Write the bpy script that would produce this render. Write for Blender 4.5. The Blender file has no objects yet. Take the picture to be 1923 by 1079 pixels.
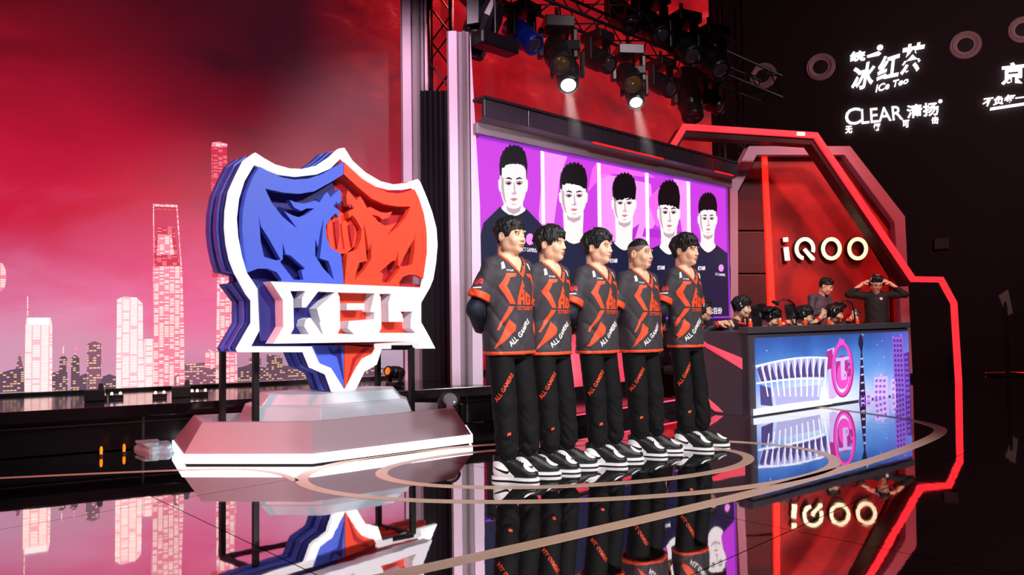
import bpy, bmesh, math, random
import numpy as np
from mathutils import Vector, Matrix, Euler
from mathutils.bvhtree import BVHTree
from mathutils.geometry import tessellate_polygon
PI = math.pi
SC = bpy.context.scene
COL = SC.collection
random.seed(4); RNG = np.random.default_rng(4)

# ------------------------------------------------------------------ camera
FPX, ZC = 1400.0, 1.08
cam_d = bpy.data.cameras.new('camera'); cam = bpy.data.objects.new('camera', cam_d); COL.objects.link(cam)
cam_d.sensor_width = 36.0; cam_d.lens = FPX / 1923.0 * 36.0; cam_d.clip_end = 100; cam_d.clip_start = .05
CR = Matrix.Rotation(PI/2 + math.atan(57.5/FPX), 3, 'X') @ Matrix.Rotation(math.radians(-.8), 3, 'Z')
cam.matrix_world = Matrix.Translation((0, 0, ZC)) @ CR.to_4x4()
SC.camera = cam
CAM = Vector((0, 0, ZC))

# ------------------------------------------------------------------ world, exposure, stage lamps
w = bpy.data.worlds.new('hall_dark'); SC.world = w; w.use_nodes = True
w.node_tree.nodes['Background'].inputs[0].default_value = (.030, .012, .016, 1)
w.node_tree.nodes['Background'].inputs[1].default_value = .30
SC.view_settings.view_transform = 'Standard'; SC.view_settings.look = 'None'
SC.view_settings.gamma = 1; SC.view_settings.exposure = .35
SC.view_settings.use_curve_mapping = False
try:
    SC.cycles.max_bounces = 6; SC.cycles.use_denoising = True; SC.cycles.sample_clamp_indirect = 4
except Exception: pass

def spot(name, loc, aim, power, col=(1, 1, 1), size=40, blend=.4, rad=.15):
    l = bpy.data.lights.new(name, 'SPOT'); l.energy = power; l.color = col
    l.spot_size = math.radians(size); l.spot_blend = blend; l.shadow_soft_size = rad
    o = bpy.data.objects.new(name, l); COL.objects.link(o); o.location = loc
    o.rotation_euler = (Vector(aim) - Vector(loc)).to_track_quat('-Z', 'Y').to_euler()
    return o
spot('key_profile_lamp', (6.4, 1.6, 6.4), (.7, 5.8, .9), 2100, (1, .93, .90), 46, .5, .22)
spot('front_profile_lamp', (1.6, -2.4, 5.6), (.5, 5.8, 1.0), 1700, (1, .95, .94), 36, .6, .3)
spot('logo_front_lamp', (2.2, -.6, 5.4), (-1.5, 6.2, 1.3), 950, (.96, .95, 1), 34, .6, .25)
spot('logo_red_lamp', (-5.5, 2.0, 4.6), (-2.0, 6.1, .3), 1000, (1, .10, .12), 34, .5, .2)
spot('logo_red_top_lamp', (-.6, 9.2, 5.2), (-1.55, 6.3, .5), 420, (1, .12, .12), 30, .5, .12)
spot('desk_front_lamp', (4.6, 2.6, 6.2), (4.0, 10.2, 1.0), 2300, (1, .92, .88), 30, .6, .25)
spot('wing_red_lamp', (6.6, 8.2, 6.2), (5.0, 12.2, 1.6), 700, (1, .05, .04), 46, .6, .15)
spot('wing_red_low_lamp', (4.9, 10.6, .25), (5.0, 12.3, 2.4), 30, (1, .06, .04), 100, .8, .15)
spot('column_pink_lamp', (1.2, 4.2, 6.2), (-.8, 8.6, 2.2), 620, (1, .62, .82), 44, .6, .2)
spot('column_fill_lamp', (-3.2, 4.0, 6.0), (-1.0, 8.5, 2.9), 1000, (1, .66, .84), 36, .6, .2)  # added fill, brightens the portal column behind the shield
spot('header_lamp', (3.6, 5.0, 6.4), (1.6, 9.8, 3.3), 420, (1, .78, .85), 46, .6, .2)
spot('back_hall_lamp', (8.5, 6.0, 6.5), (7.8, 14.3, 4.4), 420, (1, .62, .66), 80, .9, .4)
spot('wing_white_lamp', (3.2, 6.5, 6.0), (4.4, 12.2, 3.2), 800, (1, .82, .88), 26, .7, .2)

# ------------------------------------------------------------------ helpers: pixels to places
def ray(px, py): return CR @ Vector(((px - 961.5)/FPX, -(py - 539.5)/FPX, -1.0))
def on_z(px, py, z=0.0):
    d = ray(px, py); return CAM + d*((z - ZC)/d.z)
def at_y(px, py, Y):
    d = ray(px, py); return CAM + d*(Y/d.y)
class Plane:                                   # an upright plane: u along it, v up, n towards the house
    def __init__(s, p0, deg):
        t = math.radians(deg); s.p0 = Vector(p0); s.u = Vector((math.cos(t), math.sin(t), 0))
        s.n = Vector((math.sin(t), -math.cos(t), 0)); s.v = Vector((0, 0, 1))
    def hit(s, px, py, off=0.0):
        d = ray(px, py); q = s.p0 + s.n*off; p = CAM + d*((q - CAM).dot(s.n)/d.dot(s.n))
        r = p - s.p0; return (r.dot(s.u), r.z)
    def P(s, a, b, off=0.0): return s.p0 + s.u*a + s.v*b + s.n*off
    def M(s): return Matrix(((s.u.x, s.v.x, s.n.x, s.p0.x), (s.u.y, s.v.y, s.n.y, s.p0.y), (0, 1, 0, s.p0.z), (0, 0, 0, 1)))
    def px(s, loop, off=0.0): return [s.hit(x, y, off) for x, y in loop]

# ------------------------------------------------------------------ helpers: materials
def lin(h):
    if not isinstance(h, str): return tuple(h)
    h = h.lstrip('#'); c = [int(h[i:i+2], 16)/255 for i in (0, 2, 4)]
    return tuple(x/12.92 if x <= .04045 else ((x+.055)/1.055)**2.4 for x in c)
MATS = {}
def mat(name, col, rough=.5, metal=0.0, var=.12, scale=30, bump=0.0, emit=None, estr=1.0, **kw):
    if name in MATS: return MATS[name]
    m = bpy.data.materials.new(name); m.use_nodes = True; nt = m.node_tree; b = nt.nodes['Principled BSDF']
    c = lin(col); tc = nt.nodes.new('ShaderNodeTexCoord'); nz = nt.nodes.new('ShaderNodeTexNoise')
    nz.inputs['Scale'].default_value = scale; nz.inputs['Detail'].default_value = 3
    nt.links.new(tc.outputs['Object'], nz.inputs['Vector'])
    mx = nt.nodes.new('ShaderNodeMix'); mx.data_type = 'RGBA'
    mx.inputs[6].default_value = (*[x*(1-var) for x in c], 1); mx.inputs[7].default_value = (*[min(1, x*(1+var)) for x in c], 1)
    nt.links.new(nz.outputs['Fac'], mx.inputs[0]); nt.links.new(mx.outputs[2], b.inputs['Base Color'])
    b.inputs['Roughness'].default_value = rough; b.inputs['Metallic'].default_value = metal
    if bump:
        bp = nt.nodes.new('ShaderNodeBump'); bp.inputs['Strength'].default_value = bump; bp.inputs['Distance'].default_value = .01
        nt.links.new(nz.outputs['Fac'], bp.inputs['Height']); nt.links.new(bp.outputs['Normal'], b.inputs['Normal'])
    if emit is not None:
        b.inputs['Emission Color'].default_value = (*lin(emit), 1); b.inputs['Emission Strength'].default_value = estr
    for k, v in kw.items(): b.inputs[k.replace('_', ' ')].default_value = v
    MATS[name] = m; return m
def led(name, col, s=1.0):                      # a lit picture area of a screen
    if name in MATS: return MATS[name]
    return mat(name, (.01, .01, .01), .4, var=0, emit=col, estr=s)
class NT:
    def __init__(s, name):
        s.m = bpy.data.materials.new(name); s.m.use_nodes = True; s.t = s.m.node_tree; s.b = s.t.nodes['Principled BSDF']; MATS[name] = s.m
    def n(s, typ, **kw):
        x = s.t.nodes.new(typ)
        for k, v in kw.items(): setattr(x, k, v)
        return x
    def l(s, a, b): s.t.links.new(a, b)
    def math(s, op, a, b=None, c=None, clamp=False):
        x = s.n('ShaderNodeMath', operation=op, use_clamp=clamp)
        for i, v in enumerate((a, b, c)):
            if v is None: continue
            if isinstance(v, (int, float)): x.inputs[i].default_value = v
            else: s.l(v, x.inputs[i])
        return x.outputs[0]
    def mixc(s, f, a, b, blend='MIX'):
        x = s.n('ShaderNodeMix', data_type='RGBA', blend_type=blend)
        for i, v in ((0, f), (6, a), (7, b)):
            if isinstance(v, (int, float)): x.inputs[i].default_value = v
            elif isinstance(v, tuple): x.inputs[i].default_value = (*v[:3], 1)
            else: s.l(v, x.inputs[i])
        return x.outputs[2]
    def ramp(s, f, stops):
        x = s.n('ShaderNodeValToRGB'); e = x.color_ramp.elements
        while len(e) < len(stops): e.new(.5)
        for q, (p, c) in zip(e, stops): q.position = p; q.color = (*lin(c), 1)
        s.l(f, x.inputs[0]); return x.outputs[0]
    def noise(s, vec, scale, detail=4, rough=.55, dist=0):
        x = s.n('ShaderNodeTexNoise'); x.inputs['Scale'].default_value = scale; x.inputs['Detail'].default_value = detail
        x.inputs['Roughness'].default_value = rough; x.inputs['Distortion'].default_value = dist; s.l(vec, x.inputs['Vector']); return x.outputs['Fac']

# ------------------------------------------------------------------ helpers: objects
def tag(o, label=None, cat=None, group=None, kind=None):
    if label: o['label'] = label
    if cat: o['category'] = cat
    if group: o['group'] = group
    if kind: o['kind'] = kind
    return o
def empty(name, M=None, parent=None):
    o = bpy.data.objects.new(name, None); COL.objects.link(o); o.empty_display_size = .1
    if M is not None: o.matrix_world = M
    if parent: o.parent = parent
    return o
def link(name, me, m=None, parent=None, M=None, smooth=False):
    if m is not None:
        me.materials.clear()
        for x in (m if isinstance(m, (list, tuple)) else [m]): me.materials.append(x)
    if smooth: me.shade_smooth()
    o = bpy.data.objects.new(name, me); COL.objects.link(o)
    if M is not None: o.matrix_world = M
    if parent: o.parent = parent                # child matrices are given in the parent's frame
    return o
def mesh(name, V, F):
    me = bpy.data.meshes.new(name); me.from_pydata([tuple(v) for v in V], [], [tuple(f) for f in F]); me.update(); return me
class MB:                                       # a mesh under construction
    def __init__(s): s.V = []; s.F = []
    def add(s, V, F):
        k = len(s.V); s.V += [tuple(v) for v in V]; s.F += [tuple(i+k for i in f) for f in F]; return s
    def box(s, c, d, R=None, taper=1.0):
        V = []
        for z in (-.5, .5):
            f = taper if z > 0 else 1
            for x, y in ((-.5, -.5), (.5, -.5), (.5, .5), (-.5, .5)): V.append(Vector((x*d[0]*f, y*d[1]*f, z*d[2])))
        if R is not None: V = [R @ v for v in V]
        c = Vector(c); return s.add([v+c for v in V], [(3, 2, 1, 0), (4, 5, 6, 7), (0, 1, 5, 4), (1, 2, 6, 5), (2, 3, 7, 6), (3, 0, 4, 7)])
    def bar(s, a, b, w, h=None):                # a straight rectangular bar
        a = Vector(a); b = Vector(b); d = b-a; R = d.to_track_quat('Z', 'Y').to_matrix()
        return s.box((a+b)/2, (w, h or w, d.length), R)
    def tube(s, pts, r, n=8, cap=True):
        pts = [Vector(p) for p in pts]; N = len(pts); rr = r if isinstance(r, (list, tuple)) else [r]*N
        V = []; ref = None
        for i, p in enumerate(pts):
            t = (pts[min(i+1, N-1)] - pts[max(i-1, 0)]).normalized()
            if ref is None: ref = Vector((0, 0, 1)) if abs(t.z) < .9 else Vector((1, 0, 0))
            a = t.cross(ref).normalized(); b = t.cross(a).normalized(); ref = -b if False else ref
            V += [p + a*rr[i]*math.cos(2*PI*k/n) + b*rr[i]*math.sin(2*PI*k/n) for k in range(n)]
        F = [(i*n+k, i*n+(k+1) % n, (i+1)*n+(k+1) % n, (i+1)*n+k) for i in range(N-1) for k in range(n)]
        if cap: F += [tuple(range(n))[::-1], tuple((N-1)*n+k for k in range(n))]
        return s.add(V, F)
    def lathe(s, prof, n=20, M=None):           # (r, z) profile about local z
        V = [Vector((r*math.cos(2*PI*k/n), r*math.sin(2*PI*k/n), z)) for r, z in prof for k in range(n)]
        if M is not None: V = [M @ v for v in V]
        N = len(prof); F = [(i*n+k, i*n+(k+1) % n, (i+1)*n+(k+1) % n, (i+1)*n+k) for i in range(N-1) for k in range(n)]
        F += [tuple(range(n))[::-1], tuple((N-1)*n+k for k in range(n))]
        return s.add(V, F)
    def prism(s, loops, z0, z1):                # loops: outer, holes... in xy
        loops = [clean(l) for l in loops]
        pts = [Vector((x, y, 0)) for l in loops for x, y in l]; n = len(pts)
        tris = tessellate_polygon([[Vector((x, y, 0)) for x, y in l] for l in loops])
        F = []
        for t in tris:
            a, b, c = [pts[i] for i in t]
            if (b-a).cross(c-a).z < 0: t = (t[0], t[2], t[1])
            F.append((t[0]+n, t[1]+n, t[2]+n)); F.append((t[2], t[1], t[0]))
        k = 0
        for li, l in enumerate(loops):
            m = len(l); ar = sum(l[i][0]*l[(i+1) % m][1]-l[(i+1) % m][0]*l[i][1] for i in range(m))
            fwd = (ar > 0) == (li == 0)
            for i in range(m):
                j = (i+1) % m; q = (k+i, k+j, k+j+n, k+i+n); F.append(q if fwd else q[::-1])
            k += m
        return s.add([(p.x, p.y, z0) for p in pts]+[(p.x, p.y, z1) for p in pts], F)
    def build(s, name, m=None, parent=None, M=None, smooth=False, bevel=0):
        o = link(name, mesh(name, s.V, s.F), m, parent, M, smooth)
        if bevel:
            b = o.modifiers.new('bevel', 'BEVEL'); b.width = bevel; b.segments = 2; b.limit_method = 'ANGLE'; b.angle_limit = .6; b.use_clamp_overlap = True
        return o
def clean(l):
    out = []
    for p in l:
        if not out or (abs(p[0]-out[-1][0])+abs(p[1]-out[-1][1])) > 1e-5: out.append((p[0], p[1]))
    if len(out) > 2 and abs(out[0][0]-out[-1][0])+abs(out[0][1]-out[-1][1]) < 1e-5: out.pop()
    return out
def smooth_loop(l, n=4, closed=True):           # Catmull-Rom through the points
    N = len(l); out = []
    for i in range(N if closed else N-1):
        g = lambda k: np.array(l[k % N] if closed else l[max(0, min(N-1, k))], float)
        a, b, c, d = g(i-1), g(i), g(i+1), g(i+2)
        for k in range(n):
            t = k/n; out.append(tuple(.5*((2*b)+(c-a)*t+(2*a-5*b+4*c-d)*t*t+(3*b-a-3*c+d)*t**3)))
    if not closed: out.append(tuple(l[-1]))
    return out
def copy_tree(o, parent=None):
    c = o.copy(); COL.objects.link(c)
    if parent: c.parent = parent
    for ch in list(o.children): copy_tree(ch, c)
    return c
def plate(name, pl, loops, n0, n1, m, parent=None, ref=None, bevel=0):
    """cut-out board on a plane: loops traced at offset ref, as thick as n0..n1; parent must sit at pl.M()"""
    L = [pl.px(l, n1 if ref is None else ref) for l in loops]
    return MB().prism(L, n0, n1).build(name, m, parent, None if parent else pl.M(), bevel=bevel)
def text_mesh(body, size=1.0, extrude=0.0, bold=0.0, shear=0.0, space=1.0, align='LEFT', res=3):
    cu = bpy.data.curves.new('t', 'FONT'); cu.body = body; cu.size = size; cu.extrude = extrude; cu.offset = bold; cu.shear = shear
    cu.space_character = space; cu.align_x = align; cu.resolution_u = res
    o = bpy.data.objects.new('t', cu); COL.objects.link(o)
    dg = bpy.context.evaluated_depsgraph_get(); dg.update()
    me = bpy.data.meshes.new_from_object(o.evaluated_get(dg)); bpy.data.objects.remove(o); bpy.data.curves.remove(cu)
    return me
def fit_text(me, x0, y0, x1, y1, sk=0.0):       # squeeze a text mesh into a box, sk = rise per unit run
    co = np.array([v.co for v in me.vertices]) if len(me.vertices) else np.zeros((0, 3))
    if not len(co): return me
    a = co.min(0); b = co.max(0)
    for v in me.vertices:
        fx = (v.co.x-a[0])/max(1e-6, b[0]-a[0]); fy = (v.co.y-a[1])/max(1e-6, b[1]-a[1])
        X = x0+fx*(x1-x0); v.co.x = X; v.co.y = y0+fy*(y1-y0)+sk*(X-x0)
    return me
def text_quad(pl, body, q, off, m, name, parent, depth=.004, bold=0.0, shear=0.0):
    """lettering squeezed into the pixel quad (bl, br, tr, tl) on plane pl"""
    me = text_mesh(body, 1, 0, bold, shear); c = [Vector((*pl.hit(*p, off), 0)) for p in q]
    if not len(me.vertices): return None
    co = np.array([v.co for v in me.vertices]); a = co.min(0); b = co.max(0); V = []
    for v in me.vertices:
        fx = (v.co.x-a[0])/max(1e-6, b[0]-a[0]); fy = (v.co.y-a[1])/max(1e-6, b[1]-a[1])
        p = (c[0]*(1-fx)+c[1]*fx)*(1-fy)+(c[3]*(1-fx)+c[2]*fx)*fy; V.append((p.x, p.y, off))
    F = [tuple(p.vertices) for p in me.polygons]
    mm = mesh(name, V, F); o = link(name, mm, m, parent)
    s = o.modifiers.new('thick', 'SOLIDIFY'); s.thickness = depth; s.offset = 1
    return o
# ------------------------------------------------------------------ soft shapes: blended solids meshed on a grid (people, hair, shoes)
def axis(lo, hi, h, fine=None):                 # grid line positions; fine = (lo, hi, step) is a denser stretch
    if not fine: return np.arange(lo, hi+h, h)
    a, b, s = fine; L = [np.arange(lo, a, h)] if lo < a else []
    L.append(np.arange(a, b, s))
    if hi > b: L.append(np.arange(b, hi+h, h))
    return np.concatenate(L)
class Field:
    def __init__(s, xs, ys, zs):
        s.x, s.y, s.z = [np.asarray(a, np.float64) for a in (xs, ys, zs)]; s.F = np.full((len(xs), len(ys), len(zs)), .5)
        s.R = np.eye(3); s.o = np.zeros(3)
    def frame(s, R=None, o=(0, 0, 0)): s.R = np.eye(3) if R is None else np.array(R); s.o = np.array(o, float); return s
    def _sub(s, lo, hi):
        c = np.array([[(lo, hi)[i][0], (lo, hi)[j][1], (lo, hi)[k][2]] for i in (0, 1) for j in (0, 1) for k in (0, 1)])@s.R.T+s.o
        a, b = c.min(0), c.max(0); sl = []
        for ax, u, v in ((s.x, a[0], b[0]), (s.y, a[1], b[1]), (s.z, a[2], b[2])):
            sl.append(slice(max(0, np.searchsorted(ax, u)-1), min(len(ax), np.searchsorted(ax, v)+1)))
        X, Y, Z = np.meshgrid(s.x[sl[0]], s.y[sl[1]], s.z[sl[2]], indexing='ij')
        if X.size == 0: return None, None
        P = np.stack([X, Y, Z], -1); return tuple(sl), (P-s.o)@s.R
    def put(s, sl, d, k, op):
        f = s.F[sl]
        if op == 'cut': d = -d; r = np.maximum(f, d) + (np.maximum(k-np.abs(f-d), 0)**2/(4*k) if k else 0)
        else: r = np.minimum(f, d) - (np.maximum(k-np.abs(f-d), 0)**2/(4*k) if k else 0)
        s.F[sl] = r
    def ell(s, c, r, k=.02, op='add', Q=None):
        c = np.array(c, float); r = np.array(r, float); m = (r.max() if Q is not None else r)+k+.02
        sl, P = s._sub(c-m, c+m)
        if sl is None: return s
        q = P-c
        if Q is not None: q = q@np.array(Q)
        k0 = np.sqrt(((q/r)**2).sum(-1)); k1 = np.sqrt(((q/r**2)**2).sum(-1))+1e-9
        s.put(sl, k0*(k0-1)/k1, k, op); return s
    def cone(s, a, b, ra, rb, k=.02, op='add', flat=None, wob=None):
        a = np.array(a, float); b = np.array(b, float); m = max(ra, rb)+k+.03
        sl, P = s._sub(np.minimum(a, b)-m, np.maximum(a, b)+m)
        if sl is None: return s
        ba = b-a; t = np.clip(((P-a)@ba)/(ba@ba+1e-12), 0, 1); q = P-a-t[..., None]*ba
        if flat is not None: q = q/np.array(flat)
        d = np.sqrt((q**2).sum(-1))-(ra+t*(rb-ra))
        if wob is not None: d = d+wob(P, t)
        s.put(sl, d, k, op); return s
    def chain(s, pts, rs, k=.02, **kw):
        for i in range(len(pts)-1): s.cone(pts[i], pts[i+1], rs[i], rs[i+1], k, **kw)
        return s
    def func(s, fn, lo, hi, k=.02, op='add'):
        sl, P = s._sub(np.array(lo, float), np.array(hi, float))
        if sl is None: return s
        s.put(sl, fn(P), k, op); return s
    def mesh(s, name):
        F = s.F; S = F < 0; nx, ny, nz = F.shape
        cor = [(i, j, k) for i in (0, 1) for j in (0, 1) for k in (0, 1)]
        g = lambda A, c: A[c[0]:nx-1+c[0], c[1]:ny-1+c[1], c[2]:nz-1+c[2]]
        cnt = sum(g(S, c).astype(np.int8) for c in cor); act = (cnt > 0) & (cnt < 8)
        I = np.argwhere(act); idx = np.full(act.shape, -1, np.int64); idx[act] = np.arange(len(I))
        if not len(I): return mesh(name, [], [])
        acc = np.zeros((len(I), 3)); w = np.zeros(len(I)); ax = (s.x, s.y, s.z)
        for c in cor:
            for d in range(3):
                if c[d]: continue
                e = list(c); e[d] = 1; A = I+c; B = I+e
                fa = F[A[:, 0], A[:, 1], A[:, 2]]; fb = F[B[:, 0], B[:, 1], B[:, 2]]; m = (fa < 0) != (fb < 0)
                t = np.where(m, fa/np.where(m, fa-fb, 1), 0)
                pa = np.stack([ax[q][A[:, q]] for q in range(3)], 1); pb = np.stack([ax[q][B[:, q]] for q in range(3)], 1)
                acc += np.where(m[:, None], pa+t[:, None]*(pb-pa), 0); w += m
        V = acc/w[:, None]; Q = []
        for d in range(3):
            a, b = [(1, 2), (2, 0), (0, 1)][d]
            sa = [slice(None)]*3; sb = [slice(None)]*3; sa[d] = slice(0, -1); sb[d] = slice(1, None)
            ch = np.argwhere(S[tuple(sa)] != S[tuple(sb)])
            ch = ch[(ch[:, a] > 0) & (ch[:, b] > 0) & (ch[:, a] < F.shape[a]-1) & (ch[:, b] < F.shape[b]-1)]
            if not len(ch): continue
            ins = S[ch[:, 0], ch[:, 1], ch[:, 2]]; q = []
            for oa, ob in ((0, 0), (-1, 0), (-1, -1), (0, -1)):
                cc = ch.copy(); cc[:, a] += oa; cc[:, b] += ob; q.append(idx[cc[:, 0], cc[:, 1], cc[:, 2]])
            q = np.stack(q, 1); q[~ins] = q[~ins][:, ::-1]; Q.append(q)
        Q = np.concatenate(Q); Q = Q[(Q >= 0).all(1)]
        me = bpy.data.meshes.new(name); me.vertices.add(len(V)); me.vertices.foreach_set('co', V.ravel().astype(np.float32))
        me.loops.add(Q.size); me.loops.foreach_set('vertex_index', Q.ravel().astype(np.int32)); me.polygons.add(len(Q))
        me.polygons.foreach_set('loop_start', np.arange(0, Q.size, 4, dtype=np.int32)); me.update(calc_edges=True); me.validate(); me.shade_smooth()
        return me
def bvh(me):
    return BVHTree.FromPolygons([v.co.copy() for v in me.vertices], [tuple(p.vertices) for p in me.polygons])
def decal(name, tree, shape, O, ux, uy, m, parent, off=.0025, maxe=.02, thick=0, reach=.35):
    """flat print wrapped on a surface: shape = loops in (a, b) or a text mesh; thrown along ux x uy reversed onto the surface"""
    O, ux, uy = Vector(O), Vector(ux), Vector(uy); dn = -(ux.cross(uy)).normalized(); bm = bmesh.new()
    if isinstance(shape, bpy.types.Mesh): bm.from_mesh(shape)
    else:
        for L in shape:                         # each entry: list of loops (outer, holes)
            L = [clean(l) for l in L]; pts = [bm.verts.new((x, y, 0)) for l in L for x, y in l]
            for t in tessellate_polygon([[Vector((x, y, 0)) for x, y in l] for l in L]):
                try: bm.faces.new([pts[i] for i in t])
                except ValueError: pass
    for _ in range(5):
        le = [e for e in bm.edges if e.calc_length() > maxe]
        if not le: break
        bmesh.ops.subdivide_edges(bm, edges=le, cuts=1, use_grid_fill=False); bmesh.ops.triangulate(bm, faces=bm.faces[:])
    dead = []
    for v in bm.verts:
        p = O+ux*v.co.x+uy*v.co.y; h = tree.ray_cast(p-dn*.02, dn, reach)
        if h[0] is None:
            dead.append(v); continue
        nn = h[1] if h[1].dot(dn) < 0 else -h[1]; v.co = h[0]+nn*off*.6-dn*off*.4
    bmesh.ops.delete(bm, geom=dead, context='VERTS')
    bmesh.ops.recalc_face_normals(bm, faces=bm.faces[:])
    for f in bm.faces:
        f.normal_update()
        if f.normal.dot(dn) > 0: f.normal_flip()
    me = bpy.data.meshes.new(name); bm.to_mesh(me); bm.free()
    if not len(me.polygons): return None
    return link(name, me, m, parent, smooth=True)

# ------------------------------------------------------------------ people
SKIN = lambda: mat('skin', '#ebb797', .5, var=.05, scale=60, Subsurface_Weight=.08, Subsurface_Radius=(.02, .008, .005))
crease = lambda t: (1-np.abs(np.sin(t)))**3          # narrow cloth folds
def rotz(a): c, s = math.cos(a), math.sin(a); return np.array([[c, -s, 0], [s, c, 0], [0, 0, 1]])
def rotx(a): c, s = math.cos(a), math.sin(a); return np.array([[1, 0, 0], [0, c, -s], [0, s, c]])
def head_solid(f, R, o, fat=1.0, k=.02):
    """a head facing -y about its centre, added to the body's solid"""
    f.frame(R, o)
    f.ell((0, .014, .030), (.077, .094, .090), k); f.ell((0, -.020, -.030), (.064*fat, .074, .086), .03)
    f.ell((0, -.066, -.094), (.025*fat, .022, .020), .03)
    for s in (-1, 1):
        f.ell((s*.046*fat, -.005, -.066), (.027*fat, .032, .030), .03); f.ell((s*.040*fat, -.062, -.030), (.025*fat, .022, .024), .025)
        f.ell((s*.030, -.085, .034), (.028, .012, .010), .012)
    for s in (-1, 1): f.ell((s*.032, -.105, .013), (.021, .016, .011), .012, 'cut'); f.ell((s*.032, -.082, .011), (.016, .012, .009), .006)
    f.cone((0, -.090, .020), (0, -.1045, -.025), .0065, .0115, .010)
    for s in (-1, 1): f.ell((s*.013, -.096, -.030), (.009, .009, .008), .008)
    f.ell((0, -.089, -.056), (.026, .012, .0065), .006); f.ell((0, -.088, -.069), (.022, .012, .0075), .005)
    f.ell((0, -.104, -.0622), (.022, .008, .0016), .003, 'cut')
    for s in (-1, 1):
        f.ell((s*.082, .020, .000), (.011, .023, .036), .006, Q=rotx(.15)); f.ell((s*.092, .012, .003), (.008, .010, .020), .006, 'cut')
    f.frame()
def face_prints(root, me, R, o, brow='#1a1412', lip='#b8675c', browdrop=0.0):
    T = bvh(me); R = np.array(R); o = np.array(o); W = lambda p: tuple(R@np.array(p)+o); ux = tuple(R@np.array((1, 0, 0))); uy = tuple(R@np.array((0, 0, 1)))
    O = W((0, -.16, 0)); mk = lambda n, sh, m, of: decal(n, T, sh, O, ux, uy, m, root, of, .008, reach=.2)
    dark = mat('iris', '#150d0a', .25); white = mat('eye_white', '#e8ddd6', .3); bm_ = mat('eyebrow_hair', brow, .7); lm = mat('lips', lip, .45)
    for s in (-1, 1):
        e = [(s*(.032+.0165*math.cos(t)), .0115+.0056*math.sin(t)+.002*math.cos(t)) for t in np.linspace(0, 2*PI, 15)[:-1]]
        mk('eye', [[e]], white, .0008)
        mk('iris', [[[(s*.032+.0062*math.cos(t), .0125+.0055*math.sin(t)) for t in np.linspace(0, 2*PI, 11)[:-1]]]], dark, .0016)
        up = [(s*.0145, .0135), (s*.022, .0185), (s*.034, .0200), (s*.044, .0175), (s*.0505, .0120), (s*.043, .0158), (s*.034, .0168), (s*.022, .0155)]
        mk('eyelid_line', [[up]], dark, .002)
        b = [(s*.013, .0335), (s*.014, .041), (s*.034, .0455), (s*.052, .0385), (s*.036, .0400), (s*.022, .0365)]
        mk('eyebrow', [[[(x, y-browdrop) for x, y in b]]], bm_, .0016)
        mk('nostril', [[[(s*.009+.0035*math.cos(t), -.0375+.002*math.sin(t)) for t in np.linspace(0, 2*PI, 9)[:-1]]]], mat('nostril_shade', '#5a2a20', .8), .0008)
    l = [(-.025, -.062), (-.010, -.0535), (0, -.0555), (.010, -.0535), (.025, -.062), (.013, -.0735), (0, -.0755), (-.013, -.0735)]
    mk('lips', [[l]], lm, .0008); mk('mouth_line', [[[(-.025, -.0622), (0, -.0608), (.025, -.0622), (0, -.0636)]]], mat('mouth_line', '#6b2f2a', .6), .0016)
def hair_mesh(name, R, o, style, seed=1):
    rg = np.random.default_rng(seed); c = np.array(o); e = .165; hs = style.get('step', hair_mesh.step)
    f = Field(np.arange(c[0]-e, c[0]+e, hs), np.arange(c[1]-e, c[1]+e, hs), np.arange(c[2]-.14, c[2]+.205, hs)); f.frame(R, o)
    th = style.get('thick', .012); line = style.get('line', ([-.13, -.07, -.02, .03, .07, .13], [.060, .050, .020, -.005, -.060, -.065]))
    def shell(P):
        r = np.array((.079+th*.8, .096+th, .092+th*1.35)); q = P-np.array((0, .016, .032)); k0 = np.sqrt(((q/r)**2).sum(-1)); k1 = np.sqrt(((q/r**2)**2).sum(-1))+1e-9
        d = k0*(k0-1)/k1; a = np.arctan2(P[..., 0], -P[..., 1]); g = style.get('rough', .0016)
        d = d+g*np.sin(a*46+P[..., 2]*10+2*np.sin(P[..., 2]*30+a*3))
        return np.maximum(d, np.interp(P[..., 1], *line)-P[..., 2])
    f.func(shell, (-.15, -.16, -.13), (.15, .16, .17), .001)
    def S(az, el, off=0):                       # a point on the scalp: az 0 = front, + = the wearer's left
        r = np.array((.080+off, .097+off, .092+off)); return np.array((math.sin(az)*math.cos(el), -math.cos(az)*math.cos(el), math.sin(el)))*r+np.array((0, .016, .032))
    for (a0, a1, n, el0, el1, lo, hi, out, swirl, rad) in style['locks']:
        for i in range(n):
            az = math.radians(a0+(a1-a0)*(i+.5)/n+rg.normal(0, 3)); L = math.radians(rg.uniform(lo, hi)); s = math.radians(swirl+rg.normal(0, 7))
            e0 = el0+rg.uniform(-4, 12); e1 = el1+rg.uniform(-9, 9); th2 = th*rg.uniform(.85, 1.1)
            p0 = S(az-s*1.2, math.radians(e0), th2*1.1); p1 = S(az-s*.4, math.radians((e0+e1)/2+5), th2+out*.6); p2 = S(az+s*.2, math.radians(e1), th2+out); p3 = S(az+s*.7, L, th*.6+out*rg.uniform(.5, 1.0))
            r = rad*rg.uniform(.8, 1.15)
            f.chain([p0, p1, p2, p3], [r*.8, r, r*.85, r*.18], style.get('k', .005))
    me = f.mesh(name); return me
hair_mesh.step = .0042
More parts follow.
